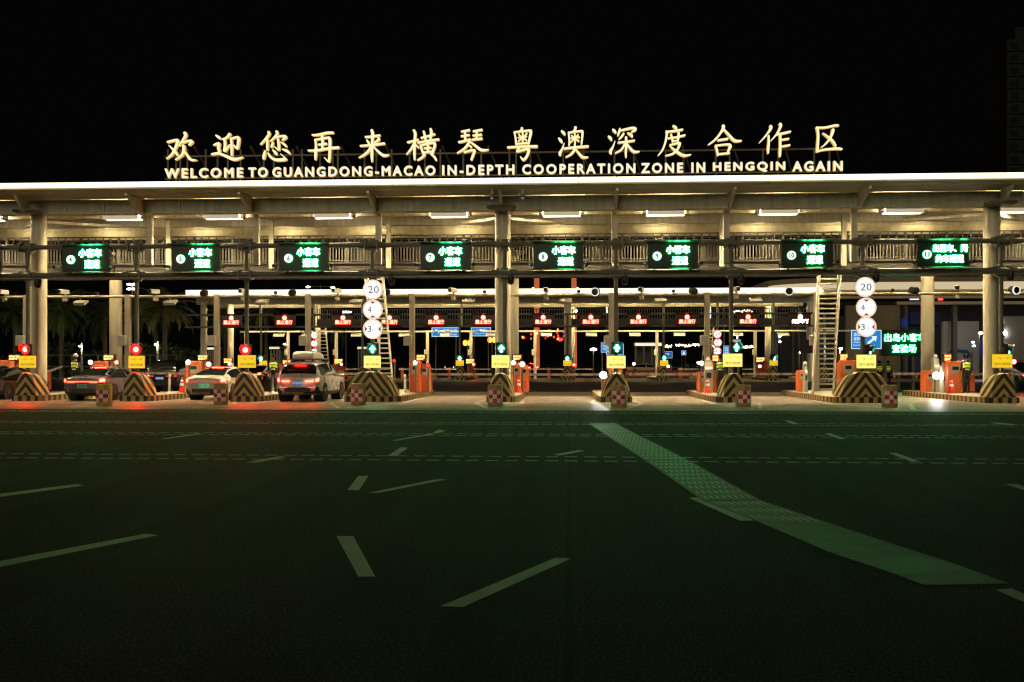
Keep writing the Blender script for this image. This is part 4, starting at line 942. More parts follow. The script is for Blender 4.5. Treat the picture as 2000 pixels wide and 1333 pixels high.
for px, py, k, r, wh in ((614,655,20,7.6,'behind the SUV'),(614,671.5,45,7.6,'behind the SUV'),(614,688,3,7.6,'behind the SUV'),(1401,653,20,8.6,'above the grey terminal'),(1402,669.5,45,8.6,'above the grey terminal'),(1401,686.5,3,8.6,'above the grey terminal')):
    limit_sign(P(px, py, NY-.2), r*mpp(px,NY), k, 'small red rimmed '+KN[k]+' '+wh, 'small limit signs of the far row', True)
ladder(PX(636,96), PX(624,96), 96, PZ(624,638,96), .8, 'small far ladder right of the far limit signs behind the SUV', n=14)
ladder(PX(1377,96), PX(1388,96), 96, PZ(1388,638,96), .8, 'small far ladder beside the far limit signs near the grey terminal', n=14)
for px0, px1, yt, lab in ((650,661,712,'far orange cabinet between SUV and limit signs'),(912,922,708,'far orange cabinet right of the far green signal'),(1117,1122,712,'slim far orange cabinet behind the far column'),(1284,1291,716,'far orange cabinet left of a far yellow board'),(1478,1489,707,'far orange cabinet under the slim far column'),(1491,1499,706,'far orange cabinet right of its twin near the ladder'),(1002,1008,712,'far orange cabinet behind the central cabinets'),(662,671,716,'far orange cabinet with a red lamp'),(502,507,712,'far orange cabinet beside the far green signal at left')):
    cabinet(px0, px1, yt, 735, 95, lab, slant=.1, panel=False)
for px, py, lab in ((661,706,'tiny far red display right of the SUV'),(918,706,'tiny far red display beside the far signal'),(1485,703,'tiny far red display by the slim far column'),(445,705,'tiny far red display behind the white sedan')):
    display(px, py, 94.6, .8, .42, lab)
for px, py, m_, lab in ((667,712,SRED,'far red lamp right of the SUV'),(925,712,TAIL,'far red lamp beside the far cabinet'),(1121,713,TAIL,'far red lamp behind the far column'),(1238,711,SWHT,'far white lamp behind the pale board'),(1364,709,SWHT,'far white lamp near the grey terminal'),(1484,716,SWHT,'far white lamp on the slim far column'),(1305,716,SWHT,'far lamp before the red and white fence')):
    post_lamp(px, py, 94.4, .13, m_, lab, .25, grp='small far lamps')
for i, (a, c) in enumerate(((676,698),(785,872),(877,893),(926,958),(1034,1068),(1072,1102),(1122,1158),(1330,1366),(1492,1450),(720,760))):
    boom(a, c, 721.5, 721.5, 97, 'far white boom gate, number %d along the far row' % (i+1), .0, 'far boom gates')

# ================================================================ cars
def cr1(p, t):
    n = len(p); i = max(0, min(n-2, int(math.floor(t)))); u = t-i
    p0, p1, p2, p3 = p[max(i-1,0)], p[i], p[i+1], p[min(i+2,n-1)]
    return [.5*(2*b+(c-a)*u+(2*a-5*b+4*c-d)*u*u+(3*b-a-3*c+d)*u**3) for a,b,c,d in zip(p0,p1,p2,p3)]
CARS = {
 'sedan': ([(0,.40,.74,.90,.58,.99),(.14,.29,.87,.96,.66,1.05),(.5,.22,.915,.97,.70,1.09),(1.25,.20,.93,.95,.60,1.34),(2.0,.20,.935,.93,.57,1.45),(2.75,.20,.935,.92,.58,1.45),(3.45,.20,.93,.91,.64,1.17),(3.85,.20,.92,.88,.72,.97),(4.6,.24,.88,.78,.66,.82),(4.85,.36,.72,.68,.5,.7)], (1.0,3.85), .335, (2.1,3.75), (5.25,6.75), (2.55,6.7)),
 'suv': ([(0,.46,.78,.96,.72,1.02),(.10,.36,.90,1.04,.79,1.14),(.27,.31,.935,1.07,.76,1.42),(.55,.29,.945,1.07,.70,1.63),(1.3,.28,.95,1.05,.70,1.70),(2.4,.28,.95,1.03,.69,1.69),(3.1,.28,.945,1.02,.73,1.38),(3.5,.28,.935,1.02,.77,1.09),(4.2,.32,.89,.95,.70,.99),(4.42,.44,.74,.8,.55,.85)], (.85,3.5), .36, (1.25,2.75), (5.25,6.8), (2.7,6.6)),
 'mpv': ([(0,.44,.80,1.0,.74,1.06),(.12,.34,.91,1.06,.80,1.2),(.3,.30,.94,1.08,.78,1.5),(.6,.28,.95,1.08,.74,1.72),(1.5,.27,.95,1.05,.72,1.80),(3.0,.27,.95,1.0,.71,1.78),(3.8,.27,.945,1.0,.75,1.42),(4.2,.27,.935,.98,.78,1.1),(4.9,.32,.88,.9,.70,.95),(5.15,.44,.74,.76,.55,.8)], (1.0,4.1), .345, (1.25,2.8), (5.25,6.8), (2.7,6.6)),
}
class Body:
    def __init__(s, st): s.st = st
    def pt(s, q, t):
        y, zb, w_, be, wr, ro = cr1(s.st, q)
        sec = [(0,zb),(.82*w_,zb),(w_,zb+.13),(1.0*w_,(zb+be)/2+.03),(.965*w_,be),(wr,ro-.10*(ro-be)-.012),(wr*.62,ro-.006),(0,ro+.012)]
        sg = 1
        if t > 7: t = 14-t; sg = -1
        i = min(6, int(t)); u = t-i
        if 1 <= i <= 5:
            x, z = cr1(sec, t)
        else: x, z = (sec[i][0]*(1-u)+sec[i+1][0]*u, sec[i][1]*(1-u)+sec[i+1][1]*u)
        return Vector((sg*x, y, z))
    def nrm(s, q, t):
        e = .02; a = s.pt(min(len(s.st)-1,q+e), t)-s.pt(max(0,q-e), t); t2 = t+e; t1 = t-e; b = s.pt(q, min(13.99,t2))-s.pt(q, max(.01,t1))
        n = a.cross(b); return n.normalized() if n.length > 1e-9 else Vector((0,-1,0))
    def patch(s, q0, q1, t0, t1, off, nq=10, nt=8, mb=None, th=.0):
        mb = mb or MB(); vs = []; k = nt+1
        for i in range(nq+1):
            for j in range(nt+1):
                q = q0+(q1-q0)*i/nq; t = t0+(t1-t0)*j/nt; vs.append(s.pt(q,t)+s.nrm(q,t)*off)
        fs = [(i*k+j, i*k+j+1, (i+1)*k+j+1, (i+1)*k+j) for i in range(nq) for j in range(nt)]
        return mb.add(vs, fs)
def both(bd, q0, q1, t0, t1, off, **kw):
    mb = bd.patch(q0, q1, t0, t1, off, **kw); return bd.patch(q0, q1, 14-t1, 14-t0, off, mb=mb, **kw)
def car(name, kind, label, loc, rz, paint, tail=TAIL, bar=None, plate=None, brake=True, box=False, front_lamp=False):
    st, axl, wr, rg, ws, sw = CARS[kind]; bd = Body(st); ns = len(st)-1
    t = empty(name, label, 'car', loc, rz)
    b = MB(); nq, nt = 54, 44; vs = []
    for i in range(nq+1):
        for j in range(nt): vs.append(bd.pt(ns*i/nq, 14*j/nt))
    fs = [(i*nt+j, i*nt+(j+1)%nt, (i+1)*nt+(j+1)%nt, (i+1)*nt+j) for i in range(nq) for j in range(nt)]
    fs += [tuple(range(nt-1,-1,-1)), tuple(range(nq*nt,(nq+1)*nt))]
    b.add(vs, fs); body = b.build('body', paint, t, True)
    bd.patch(rg[0], rg[1], 5.12, 8.88, .006).build('rear_window', GLASS, t, True)
    bd.patch(ws[0], ws[1], 5.1, 8.9, .006).build('windscreen', GLASS, t, True)
    for sgn in (0, 1):
        w_ = MB()
        for seg in ((sw[0], (sw[0]+sw[1])/2-.06), ((sw[0]+sw[1])/2+.06, sw[1])):
            a, c = (4.12, 4.93)
            bd.patch(seg[0], seg[1], *((a,c) if not sgn else (14-c,14-a)), .007, mb=w_)
        w_.build('side_window', GLASS, t, True)
    both(bd, .0, ns-.0, 1.0, 2.15, .004, nq=40, nt=5).build('sill_trim', M('car_black_trim', (.02,.02,.02), .6, 0, .2, 10), t, True)
    bd.patch(0.02, .9, .35, 2.5, .012).build('rear_bumper_trim', M('car_black_trim'), t, True).data.transform(Matrix.Identity(4))
    pb = MB(); pb.box(-.56,.56,-.018,.0,.36 if kind=='sedan' else .42,.52 if kind=='sedan' else .62); pb.build('rear_diffuser', M('car_black_trim'), t)
    a_, b_, c_, d_ = (.12,1.35,3.55,4.02) if kind == 'sedan' else (.12,1.05,3.45,3.95)
    bd.patch(a_, b_, c_, d_, .008).build('tail_lamp', tail, t, True); bd.patch(a_, b_, 14-d_, 14-c_, .008).build('tail_lamp', tail, t, True)
    zl = st[0][3]-.08
    for sg in (-1,1): MB().bbox(.34 if sg>0 else -.68, .68 if sg>0 else -.34, -.022, -.002, zl-.035, zl+.035, .008).build('inner_tail_lamp', tail if bar is None else bar, t)
    if bar is not None: MB().box(-.66,.66,-.03,-.023,zl+.0,zl+.045).build('light_bar', bar, t)
    if brake:
        q = bd.pt(rg[1]-.15, 7); MB().cbox((0, q.y-.03, q.z+(.02 if kind!='sedan' else -.0)), (.5,.03,.04)).build('brake_lamp', TAIL, t)
    pz = .66 if kind == 'sedan' else .80
    if plate:
        pl = MB().box(-.22,.22,-.03,-.02,pz-.075,pz+.075).build('number_plate', plate[0], t)
        gl = MB(); rnd = random.Random(len(label))
        for k in range(7):
            x = -.175+.058*k+(.012 if k > 1 else -.008)
            gl.box(x-.018,x+.018,-.034,-.031,pz+.03,pz+.042); gl.box(x-.018,x-.007,-.034,-.031,pz-.04,pz+.029); 
            if rnd.random() < .7: gl.box(x-.0065,x+.018,-.034,-.031,pz-.04,pz-.028)
            if rnd.random() < .7: gl.box(x+.008,x+.018,-.034,-.031,pz-.027,pz+.029)
        gl.build('plate_lettering', plate[1], pl)
    for yy in axl:
        for sg in (-1, 1):
            MB().tube((sg*.55,yy,wr+.02),(sg*.945 if kind=='sedan' else sg*.957,yy,wr+.02),wr*1.18,28).build('wheel_arch', M('wheel_arch_dark', (.006,.006,.006), .9, 0, 0), t)
            ty = MB().lathe([(wr*.62,-.11),(wr*.92,-.115),(wr,-.08),(wr,.08),(wr*.92,.115),(wr*.62,.11)], n=28, cap=False)
            ty.v = [(sg*(.855+p[2]), yy+p[0], wr+p[1]) for p in ty.v]; to = ty.build('wheel', RUBBER, t, True)
            rm = MB(); rm.tube((sg*.84,yy,wr),(sg*.955,yy,wr),wr*.16,12); rm.tube((sg*.86,yy,wr),(sg*.90,yy,wr),wr*.62,24)
            for k in range(7):
                a = 2*math.pi*k/7; rm.bar((sg*.95,yy+.04*math.cos(a),wr+.04*math.sin(a)),(sg*.955,yy+wr*.6*math.cos(a),wr+wr*.6*math.sin(a)),.05,.03)
            rim = rm.build('rim', ALLOY, to)
    for sg in (-1, 1):
        mr = MB(); q = bd.pt(sw[1]-.3, 4.1); mr.ell((sg*(abs(q.x)+.14), q.y, q.z+.04), (.12,.07,.075)); mr.bar((sg*abs(q.x),q.y,q.z),(sg*(abs(q.x)+.08),q.y,q.z+.02),.05,.03)
        mr.build('mirror', paint, t, True)
    for sg in (-1, 1):
        hd = MB(); q = bd.pt((sw[0]+sw[1])/2-.2, 3.75); hd.bbox(sg*abs(q.x)-.015, sg*abs(q.x)+.015, q.y-.12, q.y+.1, q.z-.02, q.z+.02, .01)
        hd.build('door_handle', paint, t)
    if front_lamp: both(bd, ns-1.0, ns-.15, 3.4, 4.1, .01).build('headlamp', WLAMPS, t, True)
    if kind == 'suv':
        for sg in (-1, 1):
            rr = MB(); rr.path([(sg*.66,.65,1.70),(sg*.66,.8,1.78),(sg*.66,2.3,1.79),(sg*.66,2.55,1.70)], .022)
            rr.build('roof_rail', BLKM, t, True)
        for sg in (-1,1): MB().box(sg*.45 if sg>0 else -.75, sg*.75 if sg>0 else -.45, -.03,-.019,.60,.625).box(sg*.74-.012, sg*.74+.012, -.03,-.019,.626,.70).build('rear_fog_lamp', EM('rear_fog_lamp', (1,.10,.06), 2.2), t)
        MB().prismx([(.22,1.56),(.0,1.60),(.0,1.635),(.5,1.68)], -.6, .6).build('spoiler', paint, t)
    return t
def facing(px, yaw=0): return R(yaw)
GREYP = M('grey_car_paint', (.16,.165,.20), .28, .35, .06, 2, coat=.6); BLACKP = M('black_car_paint', (.010,.010,.012), .2, .1, .1, 2, coat=.8)
WHITEP = M('white_car_paint', (.66,.62,.54), .3, 0, .05, 2, coat=.5); SILVP = M('silver_car_paint', (.68,.66,.60), .28, .3, .05, 2, coat=.5)
GPLATE = (M('green_plate', (.25,.62,.42), .4, 0, .1, 8), M('plate_dark_ink', (.02,.03,.03), .5, 0, 0)); BPLATE = (M('blue_plate', (.03,.20,.75), .35, 0, .1, 8, emit=(.02,.22,.8), es=.35), M('plate_white_ink', (.85,.88,.9), .5, 0, 0, emit=(.8,.9,1), es=.35))
GPLATE2 = (M('lit_green_plate', (.3,.75,.5), .4, 0, .1, 8, emit=(.15,.75,.4), es=.35), GPLATE[1])
def carpos(px, py): x, y, _ = G(px, py); return (x, y, 0)
car('grey_sedan','sedan','dark grey fastback sedan with a full width red light bar waiting at the boom', carpos(161,784), R(0), GREYP, TAIL, TAILB, GPLATE)
car('white_sedan','sedan','white sedan with dim red tail bar and bright green number plate', carpos(399,783), R(-1), WHITEP, TAIL, EM('tail_bar_dim', (1,.16,.08), .55), GPLATE2)
suv = car('silver_suv','suv','silver SUV with a roof box, red brake lamps and blue number plate', carpos(581,786), R(-2), SILVP, TAIL, None, BPLATE, True)
sp = suv.location
rbx = empty('roof_box', 'pale rounded roof box strapped on top of the silver SUV', 'roof box', (sp.x, sp.y, 1.80), R(-2))
bx = MB(); prof = [(.62,0),(.60,.08),(.66,.20),(.80,.28),(1.0,.315),(1.7,.31),(2.3,.22),(2.55,.08),(2.55,.03),(2.5,0)]
vs = []
for k, (xx, sc) in enumerate(((-.46,.80),(-.43,.92),(-.36,1),(.36,1),(.43,.92),(.46,.80))): vs += [(xx, 1.5+(y-1.5)*sc, .04+z*sc) for y, z in prof]
n = len(prof); fs = [tuple(range(n-1,-1,-1)), tuple(range(5*n,6*n))]
for k in range(5): fs += [(k*n+i, k*n+(i+1)%n, (k+1)*n+(i+1)%n, (k+1)*n+i) for i in range(n)]
bx.add(vs, fs).build('box_shell', M('roof_box_shell', (.62,.60,.53), .35, 0, .06, 3), rbx, True); MB().box(-.5,.5,.8,.86,-.02,.038).box(-.5,.5,2.1,2.16,-.02,.038).build('crossbars', BLKM, rbx)
x16 = PX(16, 43.3)
car('black_sedan','sedan','black sedan cut off at the left picture edge beside a striped barrier', (x16-.93, 42.3, 0), R(0), BLACKP, TAILD, None, None, False)
car('black_minivan','mpv','black minivan with a blue number plate waiting beyond the boom', carpos(312,768), R(-2), BLACKP, TAILD, None, BPLATE, False)
car('dark_hatchback','suv','dark car with red tail lamps beyond the taxi lane, cut by the frame', (PX(2030,60), 60, 0), R(0), BLACKP, TAIL, None, None, False)
car('dark_sedan','sedan','dark sedan already past the boom, seen behind the white sedan', (PX(482,66), 66, 0), R(0), BLACKP, TAIL, None, None, False)
car('cream_taxi','sedan','cream coloured car crossing far behind the pale notice board', (PX(1224,131), 131, 0), R(-90), M('cream_car_paint', (.8,.68,.30), .35, 0, .06, 2, emit=None), TAILD, None, None, False)
car('dark_far_car','suv','small dark car parked far behind the red and white fence', (PX(1306,140), 140, 0), R(-90), BLACKP, TAILD, None, None, False)
car('far_car','sedan','distant car with bright red tail lamps right of the central column', (PX(1040,150), 150, 0), R(8), BLACKP, EM('far_tail_lamp', (1,.06,.04), 40), None, None, True)
car('far_white_car','sedan','distant pale car at the right between far cabinets and ladder', (PX(1475,140), 140, 0), R(-90), WHITEP, TAILD, None, None, False)
car('far_oncoming_car','sedan','distant oncoming car with two headlamps left of the far green signal', (PX(885,190), 190, 0), R(178), BLACKP, TAILD, None, None, False, front_lamp=True)

# ================================================================ people
SKIN = M('skin', (.42,.26,.17), .55, 0, .08, 6); UNI = M('dark_uniform', (.014,.016,.022), .75, 0, .3, 12); BOOT = M('black_boots', (.008,.008,.008), .4, 0, .2, 10); HAIR = M('black_hair', (.008,.007,.006), .6, 0, .2, 20)
def vest_mat():
    m = M('reflective_vest', rough=.5, var=0); n = N(m); X, Y, Z = n.sep.outputs
    ax = n.m('ABSOLUTE', X); v = n.m('ADD', Z, n.m('MULTIPLY', n.m('MULTIPLY', ax, ax), 1.6))
    a = n.m('MULTIPLY', n.m('GREATER_THAN', v, 1.345), n.m('LESS_THAN', v, 1.42)); b_ = n.m('MULTIPLY', n.m('GREATER_THAN', v, 1.19), n.m('LESS_THAN', v, 1.31)); c = n.m('MULTIPLY', n.m('MULTIPLY', n.m('GREATER_THAN', v, 1.075), n.m('LESS_THAN', v, 1.13)), n.m('LESS_THAN', ax, .09))
    f = n.m('MINIMUM', 1, n.m('ADD', n.m('ADD', a, b_), c))
    n.color(n.mix(f, (.012,.014,.02), (.80,.95,.10)))
    n.nt.links.new(n.mix(f, (0,0,0), (.75,.9,.08)), n.b.inputs['Emission Color']); n.b.inputs['Emission Strength'].default_value = .22  # bands glow weakly in place of reflected light
    return m
VEST = vest_mat()
def person(label, loc, rz, lamp=True, helmet=False, arm=0):
    t = empty('person', label, 'person', loc, rz)
    V = []; Ed = []; Rd = []
    def v(p, r, par=None):
        V.append(p); Rd.append(r if isinstance(r, tuple) else (r, r))
        if par is not None: Ed.append((par, len(V)-1))
        return len(V)-1
    pel = v((0,0,.95), (.165,.115)); ab = v((0,0,1.10), (.145,.105), pel); ch = v((0,.0,1.28), (.175,.12), ab); sh = v((0,0,1.42), (.13,.09), ch); nk = v((0,-.01,1.50), .055, sh)
    h1 = v((0,-.02,1.57), .075, nk); h2 = v((0,-.03,1.66), (.080,.098), h1); v((0,-.02,1.73), (.066,.078), h2)
    for sg in (-1, 1):
        hp = v((sg*.095,0,.88), .10, pel); kn = v((sg*.105,-.01,.50), .066, hp); an = v((sg*.115,.02,.10), .045, kn); v((sg*.135,-.14,.04), .042, an)
        s1 = v((sg*.18,0,1.40), .062, sh); bend = arm if sg > 0 else 0
        el = v((sg*.245,.03,1.13), .047, s1); wr_ = v((sg*(.225-.06*bend),-.06-.16*bend,.91+.2*bend), .033, el)
        pm = v((sg*(.22-.08*bend),-.09-.2*bend,.84+.22*bend), (.034,.018), wr_)
        for k in range(4): f1 = v((sg*(.20-.08*bend)+.013*(k-1.5), -.105-.22*bend-.006*k, .785+.23*bend), .010, pm); v((sg*(.195-.08*bend)+.012*(k-1.5), -.125-.23*bend, .745+.02*abs(k-1.4)+.23*bend), .008, f1)
        th_ = v((sg*(.195-.08*bend), -.13-.21*bend, .82+.22*bend), .011, pm); v((sg*(.185-.08*bend), -.15-.21*bend, .785+.22*bend), .009, th_)
    nose = v((0,-.135,1.635), .014, h2)
    me = bpy.data.meshes.new('b'); me.from_pydata(V, Ed, [])
    o = bpy.data.objects.new('b', me); COL.objects.link(o); md = o.modifiers.new('s', 'SKIN'); md.use_smooth_shade = True
    for i, r in enumerate(Rd): me.skin_vertices[0].data[i].radius = r
    me.skin_vertices[0].data[0].use_root = True
    sb = o.modifiers.new('d', 'SUBSURF'); sb.levels = 1
    ev = bpy.data.meshes.new_from_object(o.evaluated_get(bpy.context.evaluated_depsgraph_get()))
    bpy.data.objects.remove(o); bpy.data.meshes.remove(me)
    ev.materials.clear(); [ev.materials.append(m) for m in (UNI, SKIN, BOOT)]
    for p in ev.polygons:
        c = p.center
        hand = abs(c.x) > .08 and c.y < -.045 and .68 < c.z < 1.2 and (c.z < .90 + .2*(arm if c.x > 0 else 0)) and abs(c.x) > .12-.06*arm
        p.material_index = 1 if c.z > 1.49 or hand else 2 if c.z < .13 else 0
        p.use_smooth = True
    bo = bpy.data.objects.new('body', ev); COL.objects.link(bo); bo.parent = t
    vb = MB(); prof = [(.150,.115,1.00),(.158,.122,1.10),(.178,.135,1.22),(.192,.142,1.33),(.185,.130,1.41),(.12,.105,1.465)]
    n = 22; vs = [(rx*math.cos(2*math.pi*i/n), ry*math.sin(2*math.pi*i/n), z) for rx, ry, z in prof for i in range(n)]
    vb.add(vs, [(k*n+i, k*n+(i+1)%n, (k+1)*n+(i+1)%n, (k+1)*n+i) for k in range(len(prof)-1) for i in range(n)]); vb.build('vest', VEST, t, True)
    if helmet: MB().lathe([(.118,1.66),(.122,1.72),(.10,1.785),(.05,1.815),(.01,1.82)], (0,-.025,0), 18).build('helmet', WPLAST, t, True)
    else:
        c = MB().lathe([(.098,1.67),(.105,1.71),(.125,1.745),(.118,1.77),(.02,1.785)], (0,-.025,0), 18); c.slab([(-.07,-.11),(.07,-.11),(.05,-.19),(-.05,-.19)], 1.672, 1.684); c.build('cap', UNI, t, True)
    MB().lathe([(.088,1.585),(.096,1.63),(.098,1.668)], (0,-.008,0), 16, cap=False).build('hair', HAIR, t, True)
    ef = MB()
    for sg in (-1,1): ef.ell((sg*.032,-.112,1.655), (.012,.008,.008), 8, 5).ell((sg*.092,-.02,1.635), (.014,.022,.032), 8, 5)
    ef.box(-.024,.024,-.116,-.10,1.585,1.592); ef.build('face_features', M('face_feature', (.16,.08,.06), .6, 0, .1, 20), t, True)
    if lamp: MB().ell((.15,.02,1.49), (.035,.035,.03), 10, 7).build('shoulder_lamp', VIOLET, t, True)
    return t
def ppos(px, py, z): x, y, _ = G(px, py, z); return (x, y, z+.012 if z else 0)
person('guard in dark uniform with yellow striped vest standing left of the SUV', ppos(534,768,.25), R(10), False)
person('guard with yellow striped vest, hands low, beside the largest orange cabinet', ppos(1887,770,.25), R(185), True, False, .6)
person('guard with yellow striped vest half hidden behind a pale notice board and barrier', ppos(1407,771,.25), R(170), True, False, .5)
person('guard in yellow striped vest seen above the grey sedan roof', ppos(147,769,.25), R(175), False, True)
person('small guard in yellow vest left of his colleague under the big green screen', ppos(1718,757,.0), R(180), False)
person('small guard with violet shoulder lamp right of his colleague under the big green screen', ppos(1734,758,.0), R(170), True)

# ================================================================ blue road signs and the big green screen
def road_sign(px0, px1, py0, py1, Y, label, lines, mat_=BLUEF, arrow=None, legs=True, legbase=0, group='blue road signs'):
    pc, qc = (px0+px1)/2, (py0+py1)/2; m = mpp(pc, Y); W, H = (px1-px0)*m, (py1-py0)*m; X, _, Z = P(pc, qc, Y)
    t = empty('road_sign', label, 'road sign', (X, Y, 0), 0, group)
    MB().box(-W/2,W/2,.012,.1,Z-H/2,Z+H/2).build('sign_back', GREY, t)
    MB().box(-W/2+.01*W,W/2-.01*W,0,.01,Z-H/2+.01*W,Z+H/2-.01*W).build('sign_face', mat_, t)
    bd = MB(); e = max(.025, W*.022)
    for a in ((-W/2,W/2,Z+H/2-e,Z+H/2),(-W/2,W/2,Z-H/2,Z-H/2+e),(-W/2,-W/2+e,Z-H/2+e,Z+H/2-e),(W/2-e,W/2,Z-H/2+e,Z+H/2-e)): bd.box(a[0],a[1],-.012,-.002,a[2],a[3])
    bd.build('border', BLUEW, t)
    if lines:
        l = MB()
        for body, cx, cy, w_, h_ in lines: text(l, body, (cx*W, Z+cy*H), w_*W, h_*H, -.014, -.004, .01, 1)
        l.build('lettering', [BLUEW, BLUEW], t)
    if arrow:
        cx, cy, ang, L = arrow; ca, sa = math.cos(R(ang)), math.sin(R(ang)); s = L*H
        pts = [(-.5,-.10),(.12,-.10),(.12,-.30),(.5,0),(.12,.30),(.12,.10),(-.5,.10)]
        MB().prism([(cx*W+s*(a*ca-b*sa), Z+cy*H+s*(a*sa+b*ca)) for a,b in pts], -.014, -.004).build('arrow', BLUEW, t)
    if legs:
        p = MB(); zt = Z+H/2 if not legs == 'hang' else 0
        for sx in (-W*.36, W*.36): p.tube((sx,.18,0),(sx,.18,Z+H*.4),max(.04,W*.02),8)
        p.build('posts', GREY, t)
    return t
road_sign(1663,1721,645,682,58,'large blue direction sign with a white arrow behind the right limit signs',[('出岛',-.28,.27,.26,.2),('查验场',-.27,.04,.3,.18),('Outbound',-.27,-.14,.3,.09),('Inspection',-.27,-.30,.3,.09)],arrow=(.2,-.02,40,.62))
road_sign(843,898,640,658,112,'long blue overhead sign with an up left arrow beyond the far row',[('横琴大桥',.15,.1,.5,.42),('Hengqin Bridge',.15,-.28,.5,.16)],arrow=(-.3,.1,135,.6),legs=True)
road_sign(920,959,640,657,112,'blue overhead sign beside the central column beyond the far row',[('上客区',0,.15,.5,.4),('Pick-up Area',0,-.2,.6,.16)])
road_sign(1174,1190,669.5,689,100,'blue sign left of the middle signal lamp, nearer the central column',[('出',-.1,.2,.35,.25),('口',-.1,-.15,.3,.22)],arrow=(.2,.3,-45,.25))
road_sign(1184,1195,673,694,98,'narrow lit blue sign overlapping a larger blue sign left of the middle pole',[('通道',0,.2,.6,.2),('指引',0,-.15,.6,.2)])
road_sign(1207,1218,672,694,98,'narrow lit blue sign just right of the middle signal lamp',[('岛',0,.2,.5,.2),('内',0,-.15,.5,.2)])
road_sign(1297,1313,687,700,125,'dark blue far sign with white lettering right of a far yellow board',[('环岛东路',-.1,.12,.5,.3)],mat_=BLUED)
ps = road_sign(1331,1340,685,694,125,'square blue pedestrian crossing sign on a thin post',None,legs=True)
zp = PZ(1335.5,689.5,125); pm = MB().prism([(-.2,zp-.2),(0,zp+.22),(.2,zp-.2)], -.014, -.004); pm.build('white_triangle', BLUEW, ps)
road_sign(1413,1425,676,694,100,'blue sign between the far limit signs and the green signal',[('出岛',0,.25,.6,.2),('车辆',0,0,.6,.2),('专用',0,-.25,.6,.2)])
road_sign(1430,1446,664,690,104,'tall pale blue sign glowing behind the green signal',None,mat_=EM('pale_teal_sign', (.25,.75,.7), .5))
Y = 62; X, _, Z = P(1767, 670, Y); m = mpp(1767, Y); W, H = 92*m, 51*m
t = empty('led_screen', 'big green LED screen directing cars to the inspection yard', 'LED screen', (X, Y, 0))
MB().box(-W/2,W/2,.02,.4,Z-H/2,Z+H/2).build('cabinet', BLACK, t); MB().box(-W/2+.03,W/2-.03,0,.019,Z-H/2+.03,Z+H/2-.03).build('screen', PANEL, t)
l = MB(); text(l, '出岛小客车', (.0,Z+.20*H), 79*m, 16*m, -.1, -.04, .015, 1); text(l, '查验场', (-.02*W,Z-.22*H), 46*m, 16*m, -.1, -.04, .015, 1); l.build('lettering', [EM('big_screen_led', (.16,1,.36), 9), LEDGS], t)
p = MB()
for sx in (-W*.38,-W*.1,W*.2,W*.4): p.box(sx-.06,sx+.06,.1,.3,0,Z-H/2-.002)
p.build('posts', GREY, t)

# ================================================================ red and white fence, far buildings, lights
FR = M('red_fence_plastic', (.22,.03,.025), .5, 0, .2, 5)
rf0 = None
for i in range(14):
    px = 1226+i*10.2
    if rf0 is None:
        rf0 = empty('water_barrier', '', 'road barrier', (0,0,0), 0, 'red and white water filled barriers')
        MB().bbox(-.33,.33,-.2,.2,0,.75,.04).build('barrier_body', FR, rf0)
        w_ = MB()
        for k in (-.2,0,.2): w_.prism([(k-.08,.3),(k-.02,.3),(k+.08,.5),(k+.02,.5)], -.212, -.201)
        w_.build('white_stripes', CONEW, rf0); o = rf0
    else: o = copy_tree(rf0)
    o.location = (PX(px,112), 112, 0); o['label'] = 'red and white road barrier, number %d in the row beyond the middle lanes' % (i+1)
# pylons, their orange lighting put into the paint as a glow
PYL = M('pylon_glow_paint', (.75,.25,.10), .5, 0, .25, .2, emit=(1,.20,.05), es=.34)
for px, lab, yb in ((1048,'tall orange lit pylon directly right of the central column',672),(1121,'tall orange lit pylon behind the far column',672)):
    Y = 300; m = mpp(px, Y); t = empty('lit_pylon', lab, 'pylon', (PX(px,Y), Y, 0), 0, 'orange lit pylons')
    H = PZ(px,547,Y); w_ = 11.5*m
    MB().add([(-w_/2,0,0),(w_/2,0,0),(w_/2,3,0),(-w_/2,3,0),(-w_*.42,0,H+1.2),(w_*.42,0,H+1.8),(w_*.42,3,H+1.8),(-w_*.42,3,H+1.2)],[(0,3,2,1),(4,5,6,7),(0,1,5,4),(1,2,6,5),(2,3,7,6),(3,0,4,7)]).build('shaft', PYL, t)
    MB().ell(((-.62 if px<1100 else .62)*w_,0,H-2.5), (.3,.3,.3), 8, 5).build('marker_lamp', WLAMPS, t)
LAN = [EM('lantern_orange', (1,.34,.06), 3), EM('lantern_red', (1,.05,.03), 2.5), EM('lantern_white', (1,.95,.85), 4)]
rnd = random.Random(3)
for i in range(34):
    px, py = (rnd.uniform(1018,1100), rnd.uniform(643,662)) if i < 24 else (rnd.uniform(1085,1106), rnd.uniform(655,672))
    Y = rnd.uniform(250,290); k = rnd.choice((0,0,1,1,1,2)); r = rnd.uniform(1.0,2.4)*mpp(px,Y)*(.6 if k==2 else 1)
    X, _, Z = P(px, py, Y); t = empty('lantern', '', 'lantern', (X,Y,Z), 0, 'distant lanterns beside the orange pylons'); t['label'] = 'distant glowing lantern hung among others beside the orange pylons'
    MB().ell((0,0,0),(r,r,r*1.15),8,6).build('lantern_shade', LAN[k], t); MB().tube((0,0,r*1.15),(0,0,r*1.15+.5),.05,5).build('hanger', BLKM, t)
for px, py, Y, lab in ((913,703,150,''),):
    pass
